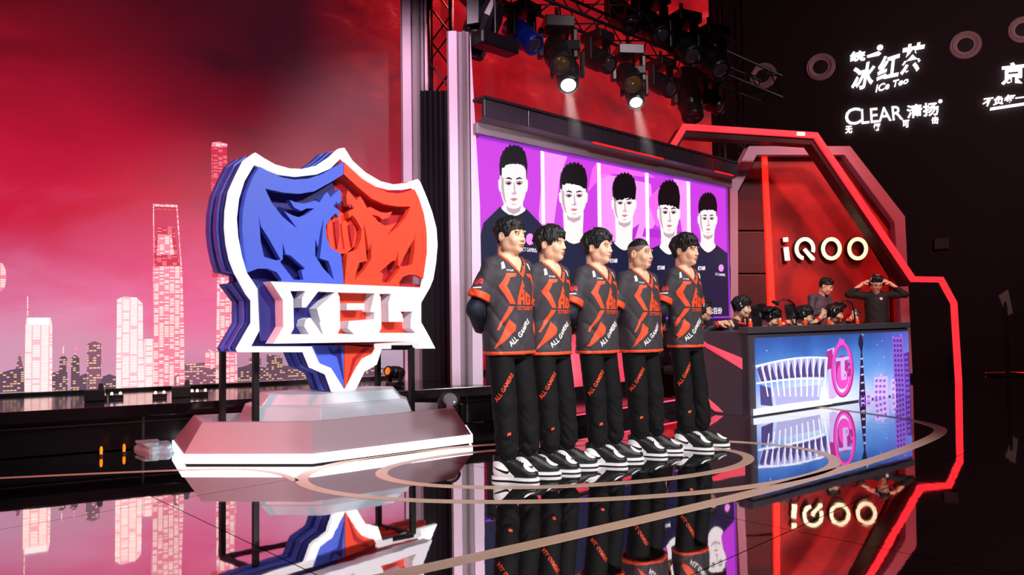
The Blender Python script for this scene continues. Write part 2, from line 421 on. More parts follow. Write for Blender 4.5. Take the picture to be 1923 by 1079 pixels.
HAIR = dict(
    fringe=dict(thick=.014, line=([-.13, -.075, -.052, -.036, -.014, .002, .035, .07, .13], [0.05, 0.044, .034, -.004, -.004, .026, .020, -0.045, -0.07]),
                locks=[(-70, 70, 36, 72, 34, 9, 14, .004, 0, .011), (70, 112, 9, 60, 30, 3, 9, .002, 0, .011), (248, 290, 9, 60, 30, 3, 9, .002, 0, .011), (112, 248, 26, 60, 15, -30, -22, .002, 0, .012), (-60, 60, 20, 84, 44, 16, 24, .007, 8, .010)]),
    curtain=dict(thick=.018, line=([-.13, -.075, -.052, -.036, -.014, .002, .035, .07, .13], [0.075, 0.055, .034, -.004, -.004, .026, .020, -0.045, -0.075]), rough=.003,
                locks=[(0, 75, 24, 72, 36, -8, 8, .011, 20, .012), (-78, -14, 20, 72, 36, -9, 6, .012, -18, .012), (75, 112, 9, 60, 30, -2, 7, .006, 0, .012), (248, 285, 9, 60, 30, -2, 7, .006, 0, .012), (112, 248, 28, 60, 12, -34, -24, .006, 0, .013), (-90, 90, 22, 84, 50, 28, 38, .014, 8, .012)]),
    perm=dict(thick=.018, line=([-.13, -.075, -.052, -.036, -.014, .002, .035, .07, .13], [0.085, 0.06, .034, -.004, -.004, .026, .020, -0.045, -0.07]), rough=.003,
                locks=[(5, 80, 20, 70, 36, 2, 18, .018, 30, .012), (-80, -22, 18, 70, 36, 0, 16, .018, -30, .012), (80, 112, 8, 58, 30, 0, 8, .008, 10, .012), (248, 280, 8, 58, 30, 0, 8, .008, 10, .012), (112, 248, 28, 58, 12, -30, -20, .008, 14, .013), (-90, 90, 26, 82, 54, 30, 44, .020, 20, .012)]),
    crop=dict(thick=.004, line=([-.13, -.07, -.02, .03, .07, .13], [.086, .074, .066, .064, .062, .060]), rough=.0008,
                locks=[(-48, 48, 30, 80, 54, 42, 47, .003, 3, .006), (-130, 130, 26, 88, 70, 52, 62, .003, 4, .006)]),
    mop=dict(thick=.020, line=([-.13, -.075, -.052, -.036, -.014, .002, .035, .07, .13], [0.055, 0.048, .034, -.004, -.004, .026, .020, -0.05, -0.075]), rough=.003,
                locks=[(-68, 76, 32, 72, 34, -7, 9, .011, 16, .011), (76, 112, 9, 58, 28, -3, 6, .006, 0, .012), (248, 290, 9, 58, 28, -3, 6, .006, 0, .012), (112, 248, 28, 58, 10, -36, -24, .007, 0, .013), (-100, 100, 30, 84, 54, 24, 42, .018, 22, .011)]),
    short=dict(thick=.012, line=([-.13, -.07, -.02, .03, .07, .13], [.070, .060, .030, .010, -.050, -.055]), rough=.003,
                locks=[(-90, 90, 22, 75, 45, 28, 40, .014, 10, .012), (90, 270, 18, 60, 20, -10, 0, .004, 0, .013)]))
# the jersey print, seen from the front: x = the wearer's left, z up
CHEV = [[(-.048, 1.372), (-.120, 1.372), (-.168, 1.285), (-.112, 1.165), (-.078, 1.165), (-.128, 1.285), (-.100, 1.343), (-.060, 1.350)]]
DART = [[(-.082, 1.150), (-.118, 1.150), (-.185, .995), (-.176, .990), (-.150, 1.040)]]
LEAF = [[(-.118, 1.066), (-.082, 1.022), (-.088, .985), (-.196, .868), (-.172, .935), (-.145, .995)]]
LOGO = [[[(-.004, 1.330), (-.060, 1.205), (-.062, 1.160), (-.030, 1.160), (-.030, 1.190), (-.012, 1.190), (-.012, 1.160), (.004, 1.160), (.004, 1.262), (-.006, 1.262), (-.006, 1.278), (.010, 1.278)], [(-.030, 1.212), (-.012, 1.212), (-.012, 1.245)]],
        [[(.012, 1.160), (.012, 1.250), (.062, 1.220), (.062, 1.205), (.046, 1.205), (.030, 1.218), (.030, 1.178), (.046, 1.178), (.046, 1.190), (.036, 1.190), (.036, 1.200), (.064, 1.200), (.064, 1.160)]],
        [[(-.064, 1.148), (.066, 1.148), (.066, 1.142), (-.064, 1.142)]]]
def player(label, loc, yaw, h, girth, belly, hy, hp, style, seed, fat=1.0, sole_gap=0.0, stance=.105, hair_col='#0c0a0b', hair_rough=.58):
    s = h/1.76; rt = empty('person', Matrix.Translation(loc) @ Matrix.Rotation(math.radians(yaw), 4, 'Z') @ Matrix.Scale(s, 4))
    tag(rt, label, 'person', 'players lined up on stage')
    g = girth; rg = np.random.default_rng(seed); ph = rg.uniform(0, 6, 8)
    hc = np.array((0, -.022, 1.628)); R = rotz(math.radians(hy))@rotx(math.radians(hp))
    st = stance
    # body: head, neck, trunk, arms and legs in one surface
    f = Field(axis(-.40, .40, .012, (-.10, .10, .0042)), axis(-.22, .30, .012, (-.155, .11, .0042)), axis(.04, 1.76, .014, (1.46, 1.76, .0042)))
    prof = lambda z: (np.interp(z, [.80, .95, 1.08, 1.25, 1.36, 1.43, 1.49, 1.53], [.140, .145, .150, .168, .172, .148, .085, .056])*g, np.interp(z, [.80, .95, 1.08, 1.25, 1.36, 1.43, 1.49, 1.53], [.085, .090+belly, .098+belly, .110+belly*.4, .104, .085, .064, .055])*(.5+.5*g))
    def trunk(P):
        a, b = prof(P[..., 2]); q = np.sqrt((P[..., 0]/a)**2+((P[..., 1]-.005)/b)**2); return np.maximum(np.maximum((q-1)*np.minimum(a, b), .82-P[..., 2]), P[..., 2]-1.52)
    f.func(trunk, (-.3, -.25, .78), (.3, .25, 1.56), .02)
    sh = .172*g
    for q in (-1, 1):
        f.chain([(q*.05, .012, 1.455), (q*sh, .012, 1.405)], [.042, .040], .03)
        f.chain([(q*sh, .012, 1.40), (q*(sh+.085), .07, 1.135), (q*.09, .185, 1.0), (q*.02, .20, .99)], [.042*g, .042*g, .032, .026], .015)
        f.chain([(q*st, 0, .86), (q*st, -.045, .48), (q*st, -.055, .20)], [.066*g, .052, .04], .02)
    f.cone((0, .036, 1.60), (0, .026, 1.46), .047*(.5+.5*fat), .057*(.4+.6*fat), .014)
    head_solid(f, R, hc, fat); body = f.mesh('body'); link('body', body, SKIN(), rt); face_prints(rt, body, R, hc)
    hm = hair_mesh('hair', R, hc, HAIR[style], seed); link('hair', hm, mat('hair_'+hair_col, hair_col, hair_rough, var=.3, scale=90, bump=.3), rt)
    if style == 'crop':
        hm = hair_mesh('shaved_sides', R, hc, dict(thick=.0022, rough=.0006, locks=[], line=([-.13, -.07, -.03, .03, .06, .13], [.080, .072, .0, -.012, -.060, -.060])), seed)
        link('shaved_sides', hm, mat('stubble_hair', '#7d695f', .8, var=.3, scale=400, bump=.3), rt)
        decal('goatee', bvh(body), [[[(-.018, -.094), (.018, -.094), (.012, -.112), (-.012, -.112)]]], tuple(R@np.array((0, -.16, 0))+hc), tuple(R@np.array((1, 0, 0))), tuple(R@np.array((0, 0, 1))), mat('stubble_hair', ''), rt, .001, .008)
    # dark long sleeves under the jersey
    f = Field(axis(-.40, .40, .011), axis(-.12, .32, .011), axis(.93, 1.46, .011))
    for q in (-1, 1):
        f.chain([(q*sh*.98, .012, 1.36), (q*(sh+.088), .07, 1.135), (q*.10, .19, 1.005)], [.046*g, .058*g, .042], .02, wob=lambda P, t: .008*crease(P[..., 2]*30+ph[0]+P[..., 1]*24))
    link('long_sleeves', f.mesh('long_sleeves'), mat('navy_sleeve', '#0d1226', .75, var=.2, bump=.15), rt)
    # jersey
    f = Field(axis(-.42, .42, .0095), axis(-.30, .26, .0095), axis(.80, 1.54, .0095))
    zz = [.80, .90, 1.0, 1.10, 1.25, 1.36, 1.43, 1.48, 1.52]
    def jers(P, extra=0.0):
        x, y, z = P[..., 0], P[..., 1], P[..., 2]
        a = np.interp(z, zz, [.200, .200, .195, .190, .192, .195, .168, .110, .085])*g+extra; b = np.interp(z, zz, [.140, .142, .140, .134, .136, .124, .098, .080, .075])*(.5+.5*g)+extra+np.interp(z, [.8, 1.0, 1.15, 1.4], [belly*.8, belly, belly*.8, 0])
        q = np.sqrt((x/a)**2+((y-.005)/b)**2); d = (q-1)*np.minimum(a, b)
        wf = np.interp(z, [.8, 1.05, 1.25, 1.4], [1, 1, .5, .15])
        d = d+wf*(.0075*crease(z*17+x*16+ph[1]+1.3*np.sin(y*14+ph[2]))+.006*crease(z*10-x*20+ph[7]+np.sin(y*11))+.004*np.sin(np.arctan2(x, -y)*6+z*7+ph[3]))
        return np.maximum(np.maximum(d, .825-z), z-1.53)
    f.func(jers, (-.36, -.3, .80), (.36, .26, 1.56), .01)
    def sleeve(q, t0=-1., t1=1., grow=0.0):
        A = np.array((q*sh*.95, .010, 1.415)); B = np.array((q*(sh+.072), .052, 1.205)); ba = B-A
        def fn(P):
            t = ((P-A)@ba)/(ba@ba); c = P-A-np.clip(t, 0, 1.2)[..., None]*ba; d = np.sqrt((c**2).sum(-1))-(.062*g+.016*np.clip(t, 0, 1)+grow)+.006*crease(t*5+ph[4]+P[..., 1]*20)
            return np.maximum(d, np.maximum(t-t1, t0-t)*np.sqrt(ba@ba))
        return fn
    for q in (-1, 1):
        f.func(sleeve(q, -1, 1.0), (-.43, -.2, 1.1), (.43, .25, 1.53), .03)
        f.cone((q*.075, .012, 1.462), (q*sh*.96, .012, 1.432), .042, .050, .03)
    neck = lambda P: np.minimum(np.maximum(np.sqrt(P[..., 0]**2+((P[..., 1]-.012)/.95)**2)-.078*(.75+.25*fat)-np.clip(P[..., 2]-1.47, 0, 1)*.35, 1.425-P[..., 2]),
                                np.maximum(np.abs(P[..., 0])*.86-(P[..., 2]-1.372)*.62, P[..., 1]+.0))
    f.func(neck, (-.2, -.25, 1.3), (.2, .2, 1.6), .004, 'cut')
    jm = f.mesh('jersey'); jo = link('jersey', jm, mat('jersey_charcoal', '#332e35', .72, var=.08, scale=240, bump=.05), rt); T = bvh(jm)
    org = mat('jersey_orange', '#f04a1c', .55, var=.06); wh = mat('jersey_white_print', '#f4f0ee', .55, var=.03)
    # trims: hem band and cuffs are bands of their own
    f = Field(axis(-.36, .36, .0095), axis(-.30, .26, .0095), axis(.80, .885, .008))
    f.func(lambda P: np.maximum(np.maximum(jers(P, .0025), P[..., 2]-.853), .818-P[..., 2]), (-.36, -.3, .78), (.36, .28, .9), .001); link('hem_band', f.mesh('hem_band'), org, jo)
    for q in (-1, 1):
        x0 = sorted((q*.12, q*.43)); f = Field(axis(x0[0], x0[1], .0062), axis(-.08, .20, .0062), axis(1.14, 1.34, .0062))
        f.func(sleeve(q, .80, 1.015, .0022), (-.44, -.2, 1.1), (.44, .25, 1.53), .001); link('sleeve_cuff', f.mesh('sleeve_cuff'), org, jo)
    F0 = (0, -.33, 0); X = (1, 0, 0); Z = (0, 0, 1)
    for m in (1, -1):
        fl = lambda L: [[[(x*m, z) for x, z in l] for l in L]]
        decal('orange_chevron', T, fl(CHEV), F0, X, Z, org, jo); decal('orange_dart', T, fl(DART), F0, X, Z, org, jo); decal('orange_leaf', T, fl(LEAF), F0, X, Z, org, jo)
        decal('collar_band', T, fl([[(0, 1.342), (0, 1.372), (-.047, 1.438), (-.080, 1.487), (-.090, 1.512), (-.116, 1.506), (-.104, 1.476), (-.070, 1.424)]]), F0, X, Z, org, jo, .004)
        decal('shoulder_patch', T, [[[(m*.112, 1.452), (m*.136, 1.442), (m*.142, 1.398), (m*.118, 1.406)]]], F0, X, Z, wh, jo, .003)
    for L in LOGO: decal('chest_emblem', T, [L], F0, X, Z, org, jo)
    t = text_mesh('ALL GAMERS', .02, 0, .0003); fit_text(t, -.062, 1.124, .066, 1.138); decal('small_lettering', T, t, F0, X, Z, org, jo, .0022, .03)
    t = text_mesh('TT PLAY', .02, 0, .0004); fit_text(t, -.115, 1.385, -.062, 1.397); decal('small_lettering', T, t, F0, X, Z, wh, jo, .0022, .03)
    t = text_mesh('ALL GAMERS', .05, 0, .0012, .25)
    fit_text(t, 0, 0, .235, .036)
    for v in t.vertices:
        x, y = v.co.x, v.co.y; a = math.radians(45); v.co.x = -.112+x*math.cos(a)-y*math.sin(a); v.co.y = .878+x*math.sin(a)+y*math.cos(a)
    decal('diagonal_lettering', T, t, F0, X, Z, wh, jo, .0025, .03)
    t = text_mesh('AG', .05, 0, .004); fit_text(t, -.03, 1.29, .03, 1.335)
    decal('sleeve_badge', T, t, (-.45, .02, 0), (0, -1, 0), Z, mat('badge_red', '#d8323a', .5), jo, .003, .03)
    decal('sleeve_badge_bar', T, [[[(-.03, 1.272), (.03, 1.272), (.03, 1.281), (-.03, 1.281)]]], (-.45, .02, 0), (0, -1, 0), Z, wh, jo, .003)
    # trousers
    f = Field(axis(-.30, .30, .0095), axis(-.24, .22, .0095), axis(.07, .90, .0095))
    f.func(lambda P: np.maximum((np.sqrt((P[..., 0]/(.150*g))**2+(P[..., 1]/(.110*(.5+.5*g)+belly*.4))**2)-1)*.12, np.maximum(.80-P[..., 2], P[..., 2]-.885)), (-.3, -.25, .75), (.3, .25, .92), .03)
    for q in (-1, 1):
        wob = lambda P, t, q=q: (.013*crease(P[..., 2]*15+P[..., 0]*20*q+ph[5]+q+1.5*np.sin(P[..., 1]*18))+.011*crease(P[..., 2]*23-P[..., 1]*26+ph[6]*q+1.2*np.sin(P[..., 0]*25))-.003)*np.interp(P[..., 2], [.08, .18, .34, .55], [1.3, 1.2, .6, .15])
        f.chain([(q*st*.86, .0, .84), (q*st, -.042, .50), (q*st*1.02, -.055, .30), (q*st*1.02, -.060, .205)], [.090*g, .081*g, .076, .074], .018, wob=wob)
        f.cone((q*st*1.02, -.058, .19), (q*st*1.03, -.058, .165), .068, .056, .010)
    tm = f.mesh('trousers'); to = link('trousers', tm, mat('trousers_black', '#070608', .8, var=.25, scale=180, bump=.08, Specular_IOR_Level=.25), rt); T = bvh(tm)
    t = text_mesh('ALL GAMERS', .05, 0, .0008, .2); fit_text(t, 0, 0, .215, .028)
    for v in t.vertices:
        x, y = v.co.x, v.co.y; a = math.radians(57); v.co.x = -.085+x*math.cos(a)-y*math.sin(a)+.05; v.co.y = .515+x*math.sin(a)+y*math.cos(a)
    dv = Vector((-.6, -.8, 0)).normalized(); decal('thigh_lettering', T, t, (-.1*g-.35*.6, -.35*.8, 0), (.8, -.6, 0), Z, org, to, .0025, .03)
    decal('shin_badge', T, [[[(.020, .30), (.045, .305), (.048, .322), (.024, .319)]]], (-.1*g-.35*.6, -.35*.8, 0), (.8, -.6, 0), Z, org, to, .003)
    for q in (-1, 1): MB().tube([(q*st*1.04, -.045, .06), (q*st*1.03, -.05, .16), (q*st*1.02, -.055, .26)], [.036, .038, .045], 12).build('sock', mat('sock_black', '#08070a', .9), rt, smooth=True)
    for q in (-1, 1):
        so = copy_tree(SHOE, rt) if player.used else SHOE
        player.used = True; so.parent = rt
        so.matrix_local = Matrix.Translation((q*st*1.05, -.068, 0)) @ Matrix.Rotation(math.radians(26 if q < 0 else 38), 4, 'Z') @ Matrix.Diagonal((q, 1, 1, 1))
    return rt
player.used = False
def make_shoe():
    f = Field(axis(-.07, .07, .004), axis(-.24, .13, .004), axis(.015, .20, .004))
    f.cone((0, .045, .055), (0, -.125, .045), .046, .047, .02, flat=(.98, 1, .95)); f.ell((0, -.155, .046), (.046, .055, .030), .02)
    f.cone((0, .050, .06), (0, .050, .150), .045, .045, .02, flat=(.92, 1.15, 1)); f.cone((0, -.005, .12), (0, -.10, .075), .034, .036, .03)
    f.func(lambda P: np.maximum(np.sqrt((P[..., 0]/.034)**2+((P[..., 1]-.05)/.046)**2)-1, .13-P[..., 2])*.03, (-.06, -.02, .10), (.06, .12, .21), .003, 'cut')
    f.func(lambda P: P[..., 2]-.022, (-.1, -.3, 0), (.1, .2, .05), .002, 'cut')
    f.func(lambda P: .168-P[..., 2]-.12*(P[..., 1]-.05), (-.1, -.3, .1), (.1, .2, .25), .002, 'cut')
    me = f.mesh('shoe'); W = mat('shoe_white', '#f2f1f3', .42, var=.04); B = mat('shoe_black', '#0d0c0e', .45, var=.2)
    me.materials.append(B)
    o = link('shoe', me); 
    out = smooth_loop([(0, .108), (.036, .098), (.046, .05), (.042, -.02), (.053, -.10), (.046, -.175), (.018, -.212), (-.018, -.212), (-.046, -.175), (-.053, -.10), (-.042, -.02), (-.046, .05), (-.036, .098)], 3)
    MB().prism([out], .007, .026).build('midsole', W, o, bevel=.003); MB().prism([[(x*.97, y*.98) for x, y in out]], 0, .008).build('outsole', B, o)
    T = bvh(me); Z = (0, 0, 1)
    qp = smooth_loop([(.108, .026), (.106, .090), (.088, .122), (.052, .128), (.020, .112), (-.004, .086), (-.030, .060), (-.052, .026)], 3)
    sw = smooth_loop([(.098, .092), (.040, .064), (.000, .050), (-.020, .054), (-.028, .076), (-.014, .066), (.010, .068), (.050, .080)], 3)
    for s_ in (-1, 1):                          # white quarter with the dark curved stripe, on either side
        q = lambda L: [[[(s_*y, z) for y, z in L]]]
        decal('quarter_panel', T, q(qp), (s_*.2, 0, 0), (0, s_, 0), Z, W, o, .0015, .012); decal('side_stripe', T, q(sw), (s_*.2, 0, 0), (0, s_, 0), Z, B, o, .003, .012)
    decal('toe_panel', T, [[smooth_loop([(0, -.112), (.026, -.118), (.036, -.150), (.028, -.182), (0, -.194), (-.028, -.182), (-.036, -.150), (-.026, -.118)], 3)]], (0, 0, .25), (1, 0, 0), (0, 1, 0), W, o, .0015, .012)
    b = MB()
    for i in range(6):
        y = -.012-.017*i; P = []
        for x in (-.030, -.018, 0, .018, .030):
            h = T.ray_cast(Vector((x, y-.006*(x > -.02)*(x < .02), .3)), Vector((0, 0, -1)))
            if h[0] is not None: P.append(h[0]+Vector((0, 0, .003)))
        if len(P) > 1: b.tube(P, .0035, 5)
    h = T.ray_cast(Vector((0, -.02, .3)), Vector((0, 0, -1)))[0] or Vector((0, -.02, .15))
    for s_ in (-1, 1): b.tube([h, h+Vector((s_*.022, -.012, .012)), h+Vector((s_*.042, -.018, -.002)), h+Vector((s_*.050, -.022, -.020))], .003, 5)
    b.build('laces', B, o, smooth=True)
    return o
# ================================================================== the setting
BLACK = mat('stage_black', '#0b0a0c', .45, var=.2); GREY = mat('frame_grey', '#6d6670', .45, var=.08, scale=8)
def gloss_floor():
    t = NT('polished_black_floor'); tc = t.n('ShaderNodeTexCoord').outputs['Object']
    big = t.noise(tc, 2.2, 3); fine = t.noise(tc, 60, 4)
    mp = t.n('ShaderNodeMapping'); mp.inputs['Scale'].default_value = (3, 40, 1); mp.inputs['Rotation'].default_value = (0, 0, .2); t.l(tc, mp.inputs['Vector']); scr = t.noise(mp.outputs[0], 2, 5)
    t.b.inputs['Base Color'].default_value = (.64, .61, .62, 1); t.b.inputs['Metallic'].default_value = 1.0
    t.l(t.math('ADD', t.math('MULTIPLY', t.math('POWER', scr, 4.0), .10), .018), t.b.inputs['Roughness'])
    bp = t.n('ShaderNodeBump'); bp.inputs['Strength'].default_value = .045; bp.inputs['Distance'].default_value = .01; t.l(big, bp.inputs['Height'])
    t.l(bp.outputs['Normal'], t.b.inputs['Normal']); return t.m
FLOOR = gloss_floor(); SEAM = mat('floor_joint', '#6e6266', .6)
fl = MB().box((1.5, 8, -.08), (30, 26, .1)).build('floor', SEAM); tag(fl, 'glossy black stage floor of large sheets', kind='structure')
A44 = math.radians(43.8); U44 = Vector((math.cos(A44), math.sin(A44), 0)); N44 = Vector((math.sin(A44), -math.cos(A44), 0))
tile = mesh('floor_sheet', [(-.997, -1.497, -.03), (.997, -1.497, -.03), (.997, 1.497, -.03), (-.997, 1.497, -.03), (-.997, -1.497, 0), (.997, -1.497, 0), (.997, 1.497, 0), (-.997, 1.497, 0)],
            [(4, 5, 6, 7), (0, 1, 5, 4), (1, 2, 6, 5), (2, 3, 7, 6), (3, 0, 4, 7)]); tile.materials.append(FLOOR)
c0 = Vector((.43, 5.5, 0))
for i in range(-8, 9):
    for j in range(-6, 7):
        p = c0+U44*(2.0*i+.5)+N44*(3.0*j+.4)
        if not (-9 < p.x < 14 and 0 < p.y < 19): continue
        o = bpy.data.objects.new('floor_sheet', tile); COL.objects.link(o); o.parent = fl
        o.matrix_world = Matrix.Translation(p) @ Matrix.Rotation(A44, 4, 'Z')
# gold inlaid lines
GOLD = mat('inlay_gold', '#b79a86', .32, var=.1, scale=20)
def ribbon(pts, w): 
    P = [Vector((x, y, 0)) for x, y in pts]; N = len(P); V = []
    for i, p in enumerate(P):
        t = (P[min(i+1, N-1)]-P[max(i-1, 0)]).normalized(); n = Vector((-t.y, t.x, 0)); ww = w if not callable(w) else w(i/(N-1))
        V += [p+n*ww/2, p-n*ww/2]
    b = MB(); V2 = [(v.x, v.y, .0015) for v in V]+[(v.x, v.y, -.002) for v in V]; k = len(V); F = []
    for i in range(N-1):
        a, c, d, e = 2*i, 2*i+1, 2*i+3, 2*i+2; F += [(a, c, d, e), (a, e, e+k, a+k), (c, c+k, d+k, d)]
    return b.add(V2, F)
def oval(c, a, b, deg, w, n=120):
    t = math.radians(deg); L = [[], []]
    for q, s in ((0, w/2), (1, -w/2)):
        for k in range(n):
            x, y = (a+s)*math.cos(2*PI*k/n), (b+s)*math.sin(2*PI*k/n); L[q].append((c[0]+x*math.cos(t)-y*math.sin(t), c[1]+x*math.sin(t)+y*math.cos(t)))
    return MB().prism(L, -.002, .0015)
tag(oval((.42, 5.58), 1.387, .726, 12.3, .085).build('inlay_ring', GOLD), 'innermost gold oval line inlaid in the floor around the players', 'floor line', kind='structure')
tag(oval((.46, 5.52), 1.955, 1.046, 9.6, .085).build('inlay_ring', GOLD), 'second gold oval line in the floor, just outside the innermost', 'floor line', kind='structure')
big = smooth_loop([(3.3, 9.2), (3.73, 8.28), (3.95, 7.69), (4.01, 7.3), (3.93, 6.92), (3.55, 6.42), (2.71, 5.6), (1.84, 4.88), (1.07, 4.3), (.35, 3.79), (-.48, 3.23), (-1.6, 2.5)], 8, False)
tag(ribbon(big, .105).build('inlay_line', GOLD), 'wide gold line sweeping from the desk to the front of the floor', 'floor line', kind='structure')
lf = smooth_loop([tuple(on_z(x, y).xy) for x, y in ((-200, 906), (0, 897), (170, 889), (345, 882), (450, 880), (520, 888), (556, 903))], 6, False)
tag(ribbon(lf, .05).build('inlay_line', GOLD), 'thin gold line in the floor running in from the left to the ovals', 'floor line', kind='structure')

# ------------------------------------------------------------------ curved skyline screen behind everything
LED0 = on_z(400, 720, .42); LEDP = Plane((LED0.x, LED0.y, .42), 25.0)
def led_sky():
    t = NT('skyline_screen_picture'); tc = t.n('ShaderNodeTexCoord').outputs['Object']; sp = t.n('ShaderNodeSeparateXYZ'); t.l(tc, sp.inputs[0])
    x, y = sp.outputs[0], sp.outputs[1]
    mp = t.n('ShaderNodeMapping'); mp.inputs['Scale'].default_value = (.45, 1.0, 1); mp.inputs['Rotation'].default_value = (0, 0, -.25); t.l(tc, mp.inputs['Vector'])
    cl = t.noise(mp.outputs[0], 1.1, 6, .55, .4); cl2 = t.noise(mp.outputs[0], 3.2, 6, .6, .8)
    h = t.math('ADD', t.math('DIVIDE', y, 6.0), t.math('MULTIPLY', t.math('SUBTRACT', cl, .5), .34))
    base = t.ramp(h, [(0, '#a898ac'), (.05, '#c8a4ba'), (.10, '#d896b4'), (.16, '#d87098'), (.23, '#d04068'), (.32, '#cc1c3e'), (.45, '#b21430'), (.58, '#7c0e20'), (.72, '#4a0914'), (1, '#38060e')])
    # darker cloud bank in the upper middle
    dx = t.math('MULTIPLY', t.math('SUBTRACT', x, .9), .42); dy = t.math('MULTIPLY', t.math('SUBTRACT', y, 3.9), .46)
    r = t.math('SQRT', t.math('ADD', t.math('MULTIPLY', dx, dx), t.math('MULTIPLY', dy, dy)))
    dk = t.math('SUBTRACT', 1.05, t.math('ADD', r, t.math('MULTIPLY', t.math('SUBTRACT', cl, .5), 1.4)), clamp=True)
    base = t.mixc(t.math('MULTIPLY', dk, 1.15, clamp=True), base, lin('#3a0d1b'))
    # clear red sky on the right behind the trusses, with glowing cloud edges
    rt_ = t.math('MULTIPLY', t.math('MULTIPLY', t.math('SUBTRACT', x, .9), .55, clamp=True), t.math('MULTIPLY', t.math('SUBTRACT', y, 2.2), .8, clamp=True)); red = t.ramp(cl2, [(.30, '#7d0c14'), (.52, '#a81219'), (.63, '#bd1a20'), (.72, '#e2404a'), (.85, '#f06a70')])
    base = t.mixc(rt_, base, red)
    hot = t.math('SUBTRACT', t.math('MULTIPLY', cl2, 4.2), 2.85, clamp=True); base = t.mixc(t.math('MULTIPLY', hot, .5), base, lin('#d0465a'))
    # pink glow low in the middle
    gx = t.math('MULTIPLY', t.math('ADD', x, .35), .55); gy = t.math('MULTIPLY', t.math('SUBTRACT', y, .75), .85)
    g = t.math('SUBTRACT', 1.0, t.math('SQRT', t.math('ADD', t.math('MULTIPLY', gx, gx), t.math('MULTIPLY', gy, gy))), clamp=True)
    base = t.mixc(t.math('MULTIPLY', g, .6), base, lin('#ff5590'))
    t.b.inputs['Base Color'].default_value = (.01, .01, .01, 1); t.b.inputs['Roughness'].default_value = .5
    t.l(base, t.b.inputs['Emission Color']); t.b.inputs['Emission Strength'].default_value = .78; return t.m
wl = empty('wall_back', LEDP.M()); tag(wl, 'huge screen wall showing a red night sky over a city skyline', kind='structure')
SKY = led_sky()
uB = LEDP.hit(832, 500)[0]
MB().prism([[(-6.5, 0), (uB, 0), (uB, 6.8), (-6.5, 6.8)]], -.12, 0).build('screen_surface', SKY, wl)
t = NT('red_cloud_screen_picture'); tc = t.n('ShaderNodeTexCoord').outputs['Object']; mp = t.n('ShaderNodeMapping'); mp.inputs['Scale'].default_value = (.5, 1, 1); mp.inputs['Location'].default_value = (3, 1.4, 0); t.l(tc, mp.inputs['Vector'])
t.l(t.ramp(t.noise(mp.outputs[0], 1.6, 7, .58, .5), [(.30, '#6a0a12'), (.48, '#a01018'), (.60, '#b8161c'), (.68, '#d8383e'), (.80, '#f06a70')]), t.b.inputs['Emission Color']); t.b.inputs['Emission Strength'].default_value = .75; t.b.inputs['Base Color'].default_value = (.01, .01, .01, 1)
kk = LEDP.P(uB, 0); wl2 = MB().prism([[(0, 0), (6.3, 0), (6.3, 6.8), (0, 6.8)]], -.12, 0).build('wall_back', t.m, None, Plane(kk, 43.8).M()); tag(wl2, 'screen wall of red clouds behind the trusses and portrait screen', kind='structure')
MB().box(((uB-6.5)/2, -.05, -.03), (uB+6.5, .10, .22)).build('screen_foot_rail', mat('rail_dark', '#1c1515', .4), wl)
# buildings in the picture: every tower is a lit layer of the screen
def tower_mat(name, wall, lit, sx, sy, amt, s=1.0, seed=0.0, hz=.55):
    t = NT(name); tc = t.n('ShaderNodeTexCoord').outputs['Object']; sp = t.n('ShaderNodeSeparateXYZ'); t.l(tc, sp.inputs[0])
    mp = t.n('ShaderNodeMapping'); mp.inputs['Scale'].default_value = (sx, sy, 1); mp.inputs['Location'].default_value = (seed, seed, 0); t.l(tc, mp.inputs['Vector'])
    wn = t.n('ShaderNodeTexWhiteNoise', noise_dimensions='2D'); fl_ = t.n('ShaderNodeVectorMath', operation='FLOOR'); t.l(mp.outputs[0], fl_.inputs[0]); t.l(fl_.outputs[0], wn.inputs['Vector'])
    fr = t.n('ShaderNodeVectorMath', operation='FRACTION'); t.l(mp.outputs[0], fr.inputs[0]); s2 = t.n('ShaderNodeSeparateXYZ'); t.l(fr.outputs[0], s2.inputs[0])
    win = t.math('MULTIPLY', t.math('GREATER_THAN', s2.outputs[0], .18), t.math('GREATER_THAN', s2.outputs[1], .42)); on = t.math('GREATER_THAN', wn.outputs['Value'], 1-amt)
    f = t.math('MULTIPLY', win, t.math('MULTIPLY', on, t.math('ADD', t.math('MULTIPLY', wn.outputs['Value'], .5), .5)))
    c = t.mixc(f, lin(wall), lin(lit)); hz_ = t.math('SUBTRACT', 1.0, t.math('DIVIDE', sp.outputs[1], 1.2), clamp=True)
    t.b.inputs['Base Color'].default_value = (.01, .01, .01, 1); t.l(c, t.b.inputs['Emission Color']); t.b.inputs['Emission Strength'].default_value = s; return t.m
TW = dict(a=tower_mat('tower_bright', '#f0a4ac', '#fff8e4', 14, 58, .86, 1.2, .3), b=tower_mat('tower_pink', '#e07890', '#fff0dc', 20, 58, .66, 1.05, 1.7), c=tower_mat('tower_dim', '#8d5a70', '#ffd0b0', 30, 40, .45, .8, 3.1),
          d=tower_mat('tower_red', '#c2203f', '#ff7f92', 20, 60, .5, .95, 4.2), e=tower_mat('tower_low', '#6b4d62', '#ffcf9a', 34, 46, .35, .75, 6.6), w=led('tower_white', '#fff4ee', 1.0))
def tower(loop, m, k=1, nm='skyline_tower'): 
    o = plate(nm, LEDP, [loop], 0, .003*k, TW[m], wl, 0.0); return o
